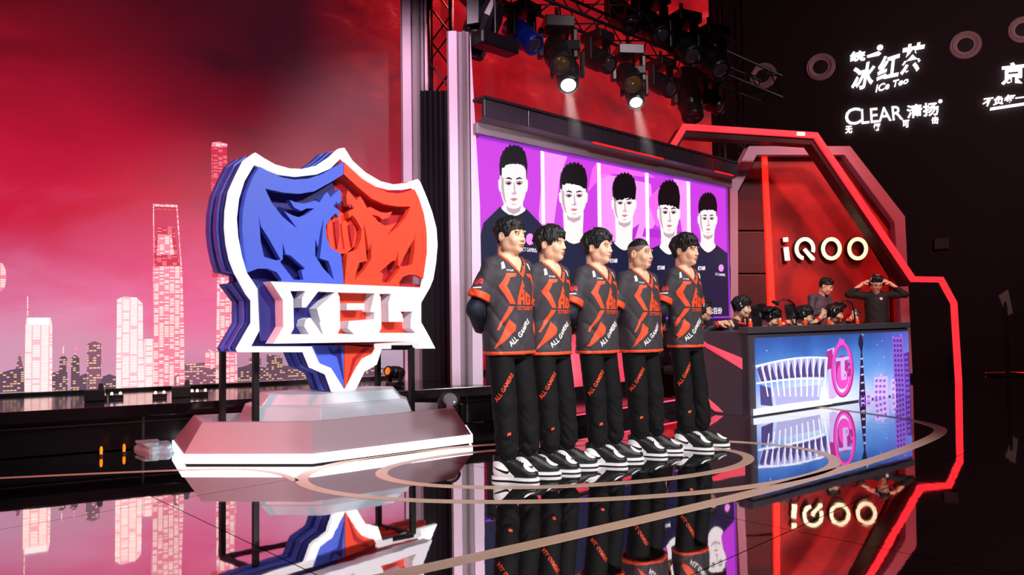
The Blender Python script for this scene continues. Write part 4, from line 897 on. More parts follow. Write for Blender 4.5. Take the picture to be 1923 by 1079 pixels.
f1 = on_z(838, 783, 0); moving_head('floor spotlight with round lens between the shield and the leftmost player', (-.62, 7.0, 0), (-.2, 5.5, 1.2), .85, mat('lens_clear', '#8d8a98', .05, IOR=1.9), floor=True)
f2 = at_y(732, 770, 7.05); moving_head('floor spotlight with amber glowing lens behind the shield', (-1.22, 7.72, .392), (-2.6, 6.0, .9), .5, mat('lens_fire', '#ff9a40', .2, emit='#ff7a20', estr=.7), floor=True)
# thin haze that shows the two beams
pa = on_truss(1070, -.5); hzb = MB().box((0, 0, 0), (3.2, 1.2, 1.5)).build('haze', None, None, Matrix.Translation(pa+U44*.75+Vector((0, 0, -.45))+Vector((0, -.1, 0))) @ Matrix.Rotation(A44, 4, 'Z'))
hm = bpy.data.materials.new('thin_haze'); hm.use_nodes = True; hm.node_tree.nodes.clear(); vs = hm.node_tree.nodes.new('ShaderNodeVolumeScatter'); vs.inputs['Density'].default_value = .06; vs.inputs['Anisotropy'].default_value = .5; om = hm.node_tree.nodes.new('ShaderNodeOutputMaterial'); hm.node_tree.links.new(vs.outputs[0], om.inputs['Volume'])
hzb.data.materials.append(hm); tag(hzb, 'thin smoke lit by the two shining spotlights', 'haze', kind='stuff')

# ------------------------------------------------------------------ portrait screen and its header
PS = Plane(at_y(1366, 597, 11.4), 43.8); PS.p0.z = 0
ps = empty('portrait_screen', PS.M()); tag(ps, 'wide magenta screen with five portraits in dark shirts behind the players', 'screen')
uL, uR = PS.hit(903, 400)[0], PS.hit(1364, 400)[0]; zT = PS.hit(1363, 354)[1]; zB = 1.05
MB().prism([[(uL, zB), (uR, zB), (uR, zT), (uL, zT)]], -.08, 0).build('screen_surface', led('screen_magenta', '#c33ad6', .95), ps)
MB().bar((uL, zT, .005), (uR, zT, .005), .03).bar((uR, zB, .005), (uR, zT, .005), .03).bar((uL, zB, .005), (uR, zB, .005), .03).build('screen_edge', led('screen_edge_violet', '#8a2fb8', 1.0), ps)
sp_ = lambda n, L, m, k: plate(n, PS, [L], .0, .002*k, m, ps, 0)
PK = led('screen_pink', '#e95fe0', 1.0); PL = led('screen_light_pink', '#f28cf0', 1.0); PD = led('screen_purple', '#b02fc8', .9); PW = led('screen_white', '#fdeaff', 1.0)
for L, m, k in (([(1022, 283), (1065, 294), (1052, 330), (1040, 420), (1030, 500), (1018, 500), (1012, 400)], PL, 1), ([(1112, 318), (1122, 302), (1210, 321), (1232, 334), (1150, 326), (1122, 340), (1104, 360)], PK, 1), ([(1128, 325), (1222, 345), (1230, 420), (1180, 500), (1130, 480)], PL, 1), ([(1215, 375), (1240, 350), (1250, 430), (1232, 424)], PK, 2), ([(1210, 428), (1290, 436), (1290, 452), (1206, 444)], PD, 2), ([(1265, 335), (1290, 340), (1296, 420), (1290, 460), (1282, 440)], PL, 1), ([(1160, 450), (1200, 420), (1186, 470), (1150, 480)], PD, 2), ([(1238, 372), (1246, 374), (1252, 420), (1246, 420)], PD, 3)): sp_('background_shape', L, m, k)
for x, y0, y1 in ((1018, 282, 420), (1124, 305, 440), (1214, 325, 470), (1292, 341, 480)): sp_('divider_line', [(x-3, y0-1), (x+3, y0), (x+5, y1), (x-1, y1)], PW, 4)
HRB = led('portrait_hair', '#0a0a12', .6); FCW = led('portrait_face', '#fbf0f0', .86); FSH = led('portrait_shade', '#c9a9b4', .85); NVY = led('portrait_shirt', '#131a3e', .8); FEA = led('portrait_feature', '#2e1c24', .7); LPP = led('portrait_lip', '#d07a80', .9)
def portrait(cx, top, chin, fw, ny, sw, sy, hair, seed, bot=640, ty=1.0):
    H = chin-top; ey = top+H*.60; g = lambda L: [(cx+x*fw, top+y*H) for x, y in L]
    sp_('portrait_shirt', [(cx-sw*.42, ny+4), (cx-sw*.95, sy), (cx-sw*1.08, sy+30), (cx-sw*1.06, bot), (cx+sw*1.06, bot), (cx+sw*1.08, sy+34), (cx+sw*.95, sy+6), (cx+sw*.42, ny+8), (cx, ny+22)], NVY, 5)
    sp_('portrait_neck', smooth_loop([(cx-fw*.70, chin-H*.22), (cx-fw*.72, ny), (cx-fw*.95, ny+8), (cx, ny+22), (cx+fw*.95, ny+11), (cx+fw*.74, ny+2), (cx+fw*.70, chin-H*.22)], 3), FCW, 6)
    sp_('portrait_neck_shade', g([(-.62, .90), (-.35, 1.0), (.35, 1.0), (.66, .90), (.5, 1.05), (0, 1.10), (-.5, 1.04)]), FSH, 7)
    sp_('portrait_ear', smooth_loop(g([(-1.0, .56), (-1.14, .55), (-1.12, .68), (-.98, .73)]), 3), FCW, 7); sp_('portrait_ear', smooth_loop(g([(1.0, .56), (1.13, .56), (1.11, .69), (.98, .74)]), 3), FCW, 7)
    sp_('portrait_face', smooth_loop(g([(-.98, .40), (-1.0, .60), (-.93, .78), (-.66, .93), (-.28, 1.0), (.28, 1.0), (.66, .93), (.93, .78), (1.0, .60), (.98, .40), (.5, .30), (-.5, .30)]), 3), FCW, 8)
    rg = np.random.default_rng(seed); n = 13; low = []
    for i in range(n):
        x = .95-1.9*i/(n-1); low.append((x, hair[0]+hair[1]*.5*(i % 2)*rg.uniform(.2, 1)+hair[2]*x+.05*x*x+rg.uniform(-.012, .012)))
    upp = [(-.99, .54), (-1.05, .42), (-1.09, .30), (-1.0, .17), (-.92, .15), (-.82, .08), (-.70, .07), (-.55, .015), (-.42, .035), (-.28, -.02), (-.12, .02), (.05, -.03), (.2, .015), (.36, -.02), (.50, .03), (.64, .02), (.76, .08), (.88, .09), (.98, .17), (1.09, .30), (1.05, .42), (.99, .55)]
    sp_('portrait_hair', g(upp+low), HRB, 9)
    sp_('portrait_cheek_shade', smooth_loop(g([(-.97, .52), (-.99, .66), (-.90, .80), (-.62, .93), (-.72, .80), (-.80, .66), (-.82, .52)]), 3), FSH, 9); None
    for s in (-1, 1):
        sp_('portrait_socket', smooth_loop(g([(s*.14, .585), (s*.42, .555), (s*.74, .585), (s*.42, .64)]), 3), FSH, 9)
        sp_('portrait_brow', g([(s*.16, .545), (s*.18, .525), (s*.44, .500), (s*.72, .535), (s*.44, .53)]), FEA, 10); sp_('portrait_eye', g([(s*.20, .605), (s*.40, .580), (s*.64, .602), (s*.42, .625)]), FEA, 10)
    sp_('portrait_nose', g([(-.04, .58), (.04, .60), (.10, .72), (.20, .765), (.10, .785), (-.14, .78), (-.20, .755), (.02, .75)]), FSH, 10); sp_('portrait_mouth', g([(-.32, .852), (-.1, .838), (.1, .838), (.32, .852), (0, .89)]), LPP, 10); sp_('portrait_chin_shade', g([(-.2, .93), (.2, .93), (.1, .945), (-.1, .945)]), FSH, 10)
portrait(963, 274, 391, 23.5, 384, 58, 418, (.28, .05, -.02), 1)
portrait(1076, 307, 408, 23, 436, 44, 452, (.38, .06, .05), 2)
portrait(1171, 326, 418, 20, 448, 40, 462, (.50, .05, -.02), 3)
portrait(1255, 340, 438, 18.5, 456, 42, 470, (.45, .06, .04), 4)
portrait(1328, 363, 442, 15.5, 452, 40, 470, (.38, .05, 0), 5)
for x, y, s in ((994, 449, 1.0), (1353, 503, .62)):
    sp_('shirt_badge', [(x+7.5*s*math.cos(t), y+11*s*math.sin(t)) for t in np.linspace(0, 2*PI, 16)[:-1]], PL, 7)
    text_quad(PS, 'TCT GAMING', ((x-16*s, y+22*s), (x+14*s, y+25*s), (x+14*s, y+17*s), (x-16*s, y+15*s)), .014, PW, 'shirt_lettering', ps, .001)
for x, y in ((1152, 489), (1241, 502), (1317, 503)): text_quad(PS, 'ETAM', ((x-6, y+4), (x+7, y+4), (x+7, y-4), (x-6, y-3)), .014, PW, 'shirt_lettering', ps, .001, .02)
text_quad(PS, '七百份', ((1331, 590), (1356, 589), (1356, 577), (1331, 577)), .016, PW, 'caption', ps, .001, .01)
hd = empty('screen_header', PS.M()); tag(hd, 'dark glossy canopy beam running along the top of the portrait screen', 'canopy')
zA, zC_ = zT+.02, zT+.62
HG = mat('header_gloss', '#3c343e', .18, IOR=1.8); HM = mat('header_grey', '#8b8088', .35, var=.06)
MB().prism([[(uL-.1, zT+.012), (uR+.08, zT+.012), (uR+.08, zT+.13), (uL-.1, zT+.13)]], -.05, .07).build('soffit', HM, hd, bevel=.006)
MB().add([(uL-.1, zT+.13, .07), (uR+.06, zT+.13, .07), (uR+.06, zT+.17, .17), (uL-.1, zT+.17, .17)], [(0, 1, 2, 3)]).build('underside', HM, hd)
n = 8; wdt = (uR-uL+.16)/n
for k in range(n):
    x0 = uL-.1+k*wdt; MB().box((x0+wdt/2, zT+.265, .17), (wdt-.014, .19, .03)).build('gloss_panel', HG, hd, bevel=.004)
MB().box(((uL+uR)/2-.02, zT+.265, .145), (uR-uL+.14, .19, .02)).build('backing', BLACK, hd)
MB().box(((uL+uR)/2-.02, zT+.375, .10), (uR-uL+.16, .03, .20)).build('cap', mat('header_cap', '#2a2226', .3), hd)
for (a, c_) in ((.33, .62), (.88, .98)): MB().bar((uL+(uR-uL)*a, zT+.165, .185), (uL+(uR-uL)*c_, zT+.165, .185), .018).build('red_light_strip', mat('neon_red', '#ff2a24', .4, var=0, emit='#ff2018', estr=.6), hd)
for x in (uL-.03, uR+.02): MB().box((x, 1.5, -.12), (.10, 3.0, .12)).build('support_post', BLACK, hd)
# lower glowing panel and step behind the players
FP = Plane(PS.P(uL, 0, .10), 43.8); fpn = empty('low_light_panel', FP.M()); tag(fpn, 'low screen glowing pink and peach behind the players legs', 'screen')
t = NT('low_panel_picture'); tc = t.n('ShaderNodeTexCoord').outputs['Object']; s_ = t.n('ShaderNodeSeparateXYZ'); t.l(tc, s_.inputs[0])
dx = t.math('MULTIPLY', t.math('SUBTRACT', s_.outputs[0], .95), 1.5); dy = t.math('MULTIPLY', t.math('SUBTRACT', s_.outputs[1], .50), 2.6)
r = t.math('SQRT', t.math('ADD', t.math('MULTIPLY', dx, dx), t.math('MULTIPLY', dy, dy))); t.l(t.ramp(r, [(0, '#ffd090'), (.3, '#ff9f80'), (.6, '#f8607c'), (1, '#e8405a')]), t.b.inputs['Emission Color']); t.b.inputs['Emission Strength'].default_value = .85; t.b.inputs['Base Color'].default_value = (.02, .02, .02, 1)
MB().prism([[(.05, .26), (2.75, .26), (2.75, .98), (.05, .98)]], -.06, 0).build('screen_surface', t.m, fpn); MB().box((1.4, 1.0, -.03), (2.76, .05, .10)).build('cap', BLACK, fpn, bevel=.005)
MB().box((.05, .5, -.04), (.04, 1.0, .1)).box((2.75, .5, -.04), (.04, 1.0, .1)).box((1.4, .13, -.04), (2.7, .26, .06)).build('side_frame', BLACK, fpn)
st_ = empty('stage_step', FP.M()); tag(st_, 'black glossy step under the glowing low panel', 'step'); MB().box((1.0, .07, .50), (2.0, .14, .95)).build('body', GLB, st_, bevel=.01); MB().bar((0, .125, .98), (2.0, .125, .98), .014).build('light_line', mat('step_line', '#ff5a78', .4, var=0, emit='#ff4a6a', estr=.7), st_)

# ------------------------------------------------------------------ red wing with the phone maker's letters
WG = Plane(at_y(1540, 500, 12.15), 4.0); WG.p0.z = 0; wg = empty('wing_wall', WG.M()); tag(wg, 'tall angular red scenery wall with lit iQOO letters behind the desk', 'scenery wall')
def wing_red():
    t = NT('wing_red_panel'); tc = t.n('ShaderNodeTexCoord').outputs['Object']; n = t.noise(tc, 1.3, 4, .5, .6); t.l(t.ramp(n, [(.3, '#7d1012'), (.5, '#a51614'), (.7, '#c9281c')]), t.b.inputs['Base Color']); t.b.inputs['Roughness'].default_value = .45; return t.m
WR_ = wing_red(); WD = mat('wing_dark_panel', '#5a2a2c', .3, var=.15, scale=2); WF = mat('wing_frame_pink', '#b58a98', .45, var=.06); WK = mat('wing_groove', '#1a0a0c', .6)
pw = lambda nm, L, a, b_, m, **k: plate(nm, WG, L, a, b_, m, wg, 0, **k)
OF = [(1366, 700), (1366, 348), (1402, 277), (1590, 277), (1692, 408), (1706, 700)]; IF = [(1382, 700), (1381, 362), (1416, 294), (1579, 294), (1672, 419), (1691, 700)]
pw('outer_frame', [OF[:1]+OF[1:]+IF[::-1]], -.15, .12, WF, bevel=.01)
pw('back_board', [[(1378, 700), (1376, 356), (1411, 289), (1582, 289), (1678, 415), (1694, 700)]], -.15, -.10, WK)
for y0, y1 in ((294, 431), (434, 512), (515, 700)):
    L = [(1380, y1), (1379, max(y0, 362)), (1410, 296), (1432, 296), (1444, y1)] if y0 == 294 else [(1380, y1), (1379, y0), (1440 if y0 < 500 else 1445, y0), (1446, y1)]
    pw('dark_panel', [L], -.10, -.05, WD, bevel=.008)
pw('red_panel', [[(1456, 700), (1440, 296), (1530, 296), (1545, 312), (1672, 520), (1676, 700)]], -.10, -.05, WR_)
pw('red_panel', [[(1553, 312), (1545, 296), (1578, 296), (1670, 418), (1680, 520)]], -.10, -.03, WR_)
pw('side_panel', [[(1680, 700), (1676, 525), (1684, 440), (1690, 700)]], -.10, .02, WR_)
RB = mat('red_light_bar', '#ff3426', .4, var=0, emit='#ff2a1c', estr=.85)
pw('red_light_bar', [[(1432, 294), (1440, 294), (1462, 700), (1448, 700)]], -.05, .02, RB); pw('red_light_bar', [[(1440, 290), (1530, 290), (1530, 293), (1440, 293)]], -.05, .02, RB)
IQ = mat('letter_warm_light', '#fff2d0', .4, var=0, emit='#ffe9b8', estr=.9); IQB = mat('letter_side', '#2a1210', .5)
def letter(L, nm='letter'):
    pw('letter_return', L, -.05, .06, IQB); pw(nm, L, .06, .075, IQ)
letter([[(1471, 490), (1468, 465), (1477, 464), (1480, 489)]]); letter([[(1468, 455), (1467, 447), (1476, 446), (1477, 454)]])
circ = lambda cx, cy, rx, ry, a0=0, a1=2*PI, n=36: [(cx+rx*math.cos(t), cy+ry*math.sin(t)) for t in np.linspace(a0, a1, n, endpoint=abs(a1-a0) < 6.2)]
for cx in (1557.5, 1606.5): letter([circ(cx, 467.5, 19, 21.5), circ(cx, 467.5, 12.5, 14.5)])
letter([circ(1509, 467, 19, 21, .62, -5.0+.0, 30)[::1]+circ(1509, 467, 12.5, 14, -5.0, .62, 30)]) if False else None
arc = lambda a0, a1: [(1508+19*math.cos(t), 467.5+21.5*math.sin(t)) for t in np.linspace(a0, a1, 30)]+[(1508+12.5*math.cos(t), 467.5+14.5*math.sin(t)) for t in np.linspace(a1, a0, 30)]
letter([arc(1.75, 2*PI+.35)]); letter([[(1504, 470), (1509, 466), (1526, 484), (1526, 489), (1520, 489)]])
# red light arch
AR = Plane((6.9, 11.64, 0), 9.0); ar = empty('light_arch', AR.M()); tag(ar, 'angular arch of glowing red light rising over the scenery wall and desk', 'light arch')
def path_band(L, w):
    n = len(L); O_ = []; I_ = []
    for i in range(n):
        a = np.array(L[max(0, i-1)], float); c_ = np.array(L[min(n-1, i+1)], float); p_ = np.array(L[i], float)
        def nn(u, v): d = (v-u)/np.linalg.norm(v-u); return np.array((d[1], -d[0]))
        if i in (0, n-1): m_ = nn(a, c_); k = 1
        else: n1 = nn(a, p_); n2 = nn(p_, c_); m_ = n1+n2; k = 1/(1+n1@n2)
        O_.append(tuple(p_+m_*k*w/2)); I_.append(tuple(p_-m_*k*w/2))
    return O_+I_[::-1]
AL = AR.px([(1262, 275), (1284, 239), (1530, 255), (1712, 524), (1765, 525), (1789, 569), (1798, 717)])
AL[-1] = (AL[-1][0], 0.0)
MB().prism([path_band(AL, .085)], 0, .05).build('light_strip', mat('arch_red', '#ff3a40', .4, var=0, emit='#ff2c36', estr=1.0), ar)
MB().prism([path_band([(x-.02, y-.07) for i, (x, y) in enumerate(AL[:4])], .13)], -.22, .0).build('arch_frame', mat('arch_dark', '#2a0e10', .4), ar)
h0 = AR.hit(1500, 253); MB().box((h0[0], h0[1], .06), (.12, .05, .03)).build('beacon', mat('beacon', '#ff9080', .3, var=0, emit='#ff8a78', estr=4), ar)
# ------------------------------------------------------------------ competition desk
DK = Plane((2.51, 7.92, 0), 36.84); dk = empty('competition_desk', DK.M()); tag(dk, 'long dark competition desk with a blue stadium picture on its front', 'desk')
DL = 3.50; DG = mat('desk_dark', '#4a434c', .4, var=.08, scale=6); DT = mat('desk_top', '#454048', .35, var=.1)
MB().box((DL/2, .87, -.49), (DL-.08, .05, .78)).build('worktop', DT, dk, bevel=.006)
MB().box((DL/2, .915, -.05), (DL+.06, .07, .13)).build('front_ledge', DT, dk, bevel=.006)
MB().box((DL/2, .435, -.06), (DL, .87, .10)).build('front_frame', DG, dk); MB().box((.03, .45, -.45), (.06, .90, .85)).build('side_panel', DG, dk, bevel=.004); MB().box((DL-.03, .45, -.45), (.06, .90, .85)).build('side_panel', DG, dk, bevel=.004)
PKC = mat('chevron_pink', '#ff6f84', .5, var=.03, emit='#ff4a66', estr=.35)
# pink stripes on the left end of the desk
SD = Matrix(((0, 0, -1, 0), (0, 1, 0, 0), (1, 0, 0, 0), (0, 0, 0, 1)))
MB().prism([[(-.86, .86), (-.72, .86), (-.10, .50), (-.10, .62)]], .0, .006).build('pink_stripe', PKC, dk, SD); MB().prism([[(-.86, .34), (-.86, .22), (-.46, .02), (-.36, .02), (-.44, .08)]], .0, .006).build('pink_stripe', PKC, dk, SD)
# picture on the front: plain layers of lit colour
pz0, pz1 = .02, .83; px0, px1 = .10, DL-.02
def desk_sky():
    t = NT('desk_picture_sky'); tc = t.n('ShaderNodeTexCoord').outputs['Object']; s_ = t.n('ShaderNodeSeparateXYZ'); t.l(tc, s_.inputs[0]); x, y = s_.outputs[0], s_.outputs[1]
    n = t.noise(tc, 2.2, 4); h = t.math('ADD', t.math('DIVIDE', y, .85), t.math('MULTIPLY', t.math('SUBTRACT', n, .5), .35)); sky = t.ramp(h, [(0, '#b9c9f0'), (.2, '#9fb8ee'), (.5, '#5f92dc'), (.8, '#3a66b8'), (1, '#2b4a94')])
    dx = t.math('MULTIPLY', t.math('SUBTRACT', x, 1.3), .75); dy = t.math('MULTIPLY', t.math('SUBTRACT', y, .06), 2.4); g = t.math('SUBTRACT', 1.0, t.math('SQRT', t.math('ADD', t.math('MULTIPLY', dx, dx), t.math('MULTIPLY', dy, dy))), clamp=True)
    sky = t.mixc(t.math('MULTIPLY', g, 1.1, clamp=True), sky, lin('#eef4ff')); vi = t.math('MULTIPLY', t.math('SUBTRACT', x, 2.5), .9, clamp=True); sky = t.mixc(t.math('MULTIPLY', vi, .5), sky, lin('#7a62d8'))
    v = t.n('ShaderNodeTexVoronoi'); v.inputs['Scale'].default_value = 9; t.l(tc, v.inputs['Vector']); st = t.math('MULTIPLY', t.math('LESS_THAN', v.outputs['Distance'], .07), t.math('GREATER_THAN', y, .42)); sky = t.mixc(t.math('MULTIPLY', st, .8), sky, lin('#ffffff'))
    t.l(sky, t.b.inputs['Emission Color']); t.b.inputs['Emission Strength'].default_value = .95; t.b.inputs['Base Color'].default_value = (.01, .01, .01, 1); return t.m
MB().prism([[(px0, pz0), (px1, pz0), (px1, pz1), (px0, pz1)]], -.01, .004).build('picture_panel', desk_sky(), dk)
dp = lambda nm, L, m, k=1: MB().prism([DK.px(L)], .004, .004+.002*k).build(nm, m, dk)
SW = led('stadium_white', '#eef0ff', 1.0); SL = led('stadium_lilac', '#b9b6ea', .9); SV = led('stadium_shadow', '#5a4a8c', .8); SP = led('desk_violet', '#8d5fd0', .9); SPD = led('desk_violet_dark', '#5a2f96', .8); SPL = led('desk_lilac', '#d3b4f4', .95); DKT = led('desk_tower_dark', '#2a1c44', .7); GP = led('emblem_pink', '#f04ac0', 1.0); GM = led('emblem_magenta', '#b8308e', .85)
# stadium bowl: rim, ribs, ring beam and lower wall
rim = lambda s, yy, hh: [(1514+s*78*math.cos(a), yy-hh*math.sin(a)) for a in np.linspace(PI, 0, 16)]
xs = np.linspace(1418, 1552, 12)
top = lambda x: 688-18*math.sin(PI*(x-1413)/(1640-1413)); mid = lambda x: 718-8*math.sin(PI*(x-1425)/(1625-1425))
dp('stadium_bowl', [(x, top(x)+1) for x in xs]+[(x*.9+151, mid(x)) for x in xs[::-1]], SL, 1)
for i in range(11):
    x = xs[i]; dp('stadium_window', [(x+2, top(x)+6), (x+9, top(x+8)+3), (x*.92+130, mid(x)-3), (x*.92+124, mid(x)-3)] if i < 2 else [(x+6, top(x)+4), (x*.93+111+4, mid(x)-3), (x*.93+108-5, mid(x)-3)], SV, 2)
for x in xs[1:]: dp('stadium_rib', [(x-1, top(x)), (x+1, top(x)), (x*.86+211+1, 744), (x*.86+211-1, 744)], SW, 3)
dp('stadium_rim', [(x, top(x)-1) for x in xs]+[(x, top(x)+2) for x in xs[::-1]], SW, 4); dp('stadium_ring_beam', [(x*.93+101, mid(x)-1) for x in xs]+[(x*.93+101, mid(x)+2) for x in xs[::-1]], SW, 4)
dp('stadium_wall', [(1428, 760), (1426, 722), (1446, 728), (1450, 762)], SV, 2); dp('stadium_wall', [(1458, 764), (1452, 730), (1540, 722), (1538, 752)], SL, 1)
dp('stadium_glow', [(1414, 780), (1414, 768), (1480, 757), (1560, 748), (1562, 758)], SW, 2)
# ring emblem
def ring(cx, cy, rx, ry, w, m, k, nm): 
    a = circ(cx, cy, rx, ry); c_ = circ(cx, cy, rx-w, ry-w*1.3); MB().prism([DK.px(a), DK.px(c_)], .004, .004+.002*k).build(nm, m, dk)
dp('emblem_block', [(1553, 656), (1566, 652), (1570, 745), (1556, 752)], SPL, 1); dp('emblem_block', [(1551, 660), (1562, 655), (1564, 690), (1553, 694)], GM, 2)
ring(1581, 694, 21, 52, 6, GM, 3, 'emblem_ring'); ring(1580, 692, 19, 50, 4, GP, 4, 'emblem_ring'); dp('emblem_flame', [(1573, 645), (1577, 634), (1579, 640), (1583, 636), (1585, 646), (1580, 644)], GP, 4)
dp('emblem_disc', circ(1580, 698, 12, 32), GM, 3); dp('emblem_disc', circ(1581, 706, 11, 24), GP, 4)
for L in ([(1569, 672), (1592, 669), (1592, 674), (1584, 676), (1583, 712), (1578, 713), (1577, 677), (1569, 678)], [(1585, 682), (1594, 680), (1594, 686), (1589, 688), (1589, 700), (1592, 699), (1592, 692), (1596, 691), (1595, 706), (1585, 708)]): dp('emblem_letter', L, SPL if L[0][0] < 1570 else GM, 6)
ring(1583, 704, 5, 9, 2.5, SPL, 7, 'emblem_letter')
# tower and city blocks
dp('city_tower', [(1612, 765), (1616, 660), (1611, 645), (1612, 634), (1615, 627), (1619, 634), (1620, 645), (1618, 660), (1626, 764)], DKT, 2)
for i in range(6): dp('city_tower_band', [(1615.5, 672+i*15), (1619+i*.6, 671+i*15), (1619+i*.6, 674+i*15), (1615.5, 675+i*15)], SPL, 4)
for L, m, mw in (([(1640, 760), (1641, 708), (1666, 706), (1668, 757)], SPL, SP), ([(1672, 756), (1673, 712), (1681, 710), (1682, 754)], SPL, SP), ([(1680, 754), (1675, 633), (1695, 631), (1702, 752)], SP, SPD), ([(1700, 752), (1696, 664), (1706, 660), (1710, 748)], SPD, SP), ([(1612, 764), (1612, 738), (1636, 733), (1636, 760)], SPL, SP)):
    dp('city_block', L, m, 1); x0, x1 = L[1][0]+2, L[2][0]-1; y0, y1 = L[1][1]+4, L[0][1]-6; nr = max(2, int((y1-y0)/9)); nc = 3 if x1-x0 > 14 else 2
    for r in range(nr):
        for c_ in range(nc):
            sh_ = (L[0][0]-L[1][0])*r/nr; xx = x0+(x1-x0)*c_/nc+sh_; yy = y0+(y1-y0)*r/nr; dp('city_window', [(xx, yy), (xx+(x1-x0)/nc*.6, yy-.3), (xx+(x1-x0)/nc*.6, yy+4.5), (xx, yy+5)], mw, 2)
dp('spire', [(1652, 706), (1654, 700), (1656, 706)], SPL, 2)

def at_desk(u, back, z=.895): q = DK.P(u, 0, -back); return Vector((q.x, q.y, z))
def px_desk(px, back):                          # a spot behind the desk front at image column px
    a, _ = DK.hit(px, 610, -back); return at_desk(a, back)
# bottles of orange drink
def bottle(px, back, lab):
    p = px_desk(px, back); o = empty('drink_bottle', Matrix.Translation(p) @ Matrix.Scale(.8, 4)); tag(o, lab, 'bottle', 'orange drink bottles on the desk')
    MB().lathe([(.028, 0), (.032, .008), (.032, .06), (.029, .07), (.032, .08), (.031, .115), (.014, .145)], 16).build('body', mat('bottle_orange', '#f0481c', .25, var=.08, emit='#f0481c', estr=.15), o, smooth=True); MB().lathe([(.016, .143), (.017, .147), (.017, .170), (.014, .173)], 14).build('cap', mat('bottle_cap', '#f3e4dc', .4), o)
for px, bk, lab in ((1409, .55, 'orange drink bottle leftmost on the desk, before the first seated player'), (1465, .6, 'orange drink bottle beside the bent desk camera arm'), (1512, .6, 'orange drink bottle before the player with the raised phone'), (1557, .5, 'orange drink bottle in the middle between two seated players'), (1610, .5, 'orange drink bottle rightmost on the desk, by the man with headphones')): bottle(px, bk, lab)
def arm(px, back, reach, h, lab):
    p = px_desk(px, back); o = empty('gooseneck_camera', Matrix.Translation(p)); tag(o, lab, 'camera', 'bent camera arms on the desk'); K = mat('arm_black', '#100e12', .3)
    MB().lathe([(.05, 0), (.05, .015), (.02, .03)], 14).build('clamp', K, o); pts = [(0, 0, .02), (-.01, 0, h*.6), (-.03, 0, h*.85), (-reach*.35, .0, h), (-reach*.75, 0, h*1.02), (-reach, 0, h*.93)]
    MB().tube(smooth_loop(pts, 5, False), .011, 8).build('gooseneck', K, o, smooth=True); MB().tube(smooth_loop([(x-.02, .02, z-.03*math.sin(i*1.4)-.02) for i, (x, y, z) in enumerate(pts)], 5, False), .004, 5).build('cable', K, o)
    MB().box((-reach-.02, 0, h*.92), (.09, .05, .035), Matrix.Rotation(.5, 3, 'Y')).build('camera', K, o, bevel=.006); MB().lathe([(.016, 0), (.016, .012)], 12, Matrix.Translation((-reach-.045, 0, h*.90))).build('lens', mat('lens_yellow', '#c9b83a', .2), o)
arm(1496, .55, .24, .36, 'bent black camera arm at the middle of the desk'); arm(1606, .5, .22, .35, 'bent black camera arm in front of the man with headphones')

# ------------------------------------------------------------------ chairs
CK = mat('chair_black', '#17151a', .45, var=.15); CG = mat('chair_grey', '#6a6470', .45); CRD = mat('chair_red', '#c81e28', .5)
def chair(p, yaw, lab):
    o = empty('gaming_chair', Matrix.Translation((p.x, p.y, 0)) @ Matrix.Rotation(math.radians(yaw), 4, 'Z')); tag(o, lab, 'chair', 'gaming chairs behind the desk')
    MB().box((0, 0, .44), (.50, .50, .11)).build('seat', CK, o, bevel=.04)
    L = smooth_loop([(-.20, .48), (-.27, .70), (-.25, .95), (-.15, 1.02), (-.14, 1.18), (-.09, 1.24), (.09, 1.24), (.14, 1.18), (.15, 1.02), (.25, .95), (.27, .70), (.20, .48)], 3)
    B = Matrix.Translation((0, .26, 0)) @ Matrix.Rotation(-.14, 4, 'X') @ Matrix(((1, 0, 0, 0), (0, 0, -1, 0), (0, 1, 0, 0), (0, 0, 0, 1)))
    bk = MB().prism([L], -.05, .05).build('backrest', CK, o, B, bevel=.02)
    for s in (-1, 1): MB().prism([[(s*.10, 1.05), (s*.06, 1.05), (s*.06, 1.11), (s*.10, 1.11)]], .05, .056).build('vent', CG, bk); MB().prism([[(s*.20, .62), (s*.24, .72), (s*.225, .92), (s*.20, .92)]], .05, .058).build('wing_panel', CG, bk); MB().tube([(s*.28, -.10, .62), (s*.28, .14, .62)], .03, 8).tube([(s*.28, .05, .60), (s*.26, .05, .42)], .02, 6).build('armrest', CK, o)
    em = MB().prism([smooth_loop([(0, .99), (.035, 1.03), (.02, 1.0), (0, .94), (-.02, 1.0), (-.035, 1.03)], 2)], .05, .057).build('back_emblem', mat('chair_white', '#e8e2e4', .5), bk)
    MB().tube([(0, 0, .10), (0, 0, .40)], .03, 10).build('gas_post', CK, o)
    for k in range(5):
        a = 2*PI*k/5; MB().tube([(0, 0, .11), (.28*math.cos(a), .28*math.sin(a), .075)], [.03, .02], 6).build('foot', CK, o); MB().lathe([(.03, -.02), (.03, .02)], 10, Matrix.Translation((.28*math.cos(a), .28*math.sin(a), .03)) @ Matrix.Rotation(PI/2, 4, 'X')).build('castor', CK, o)
    return o
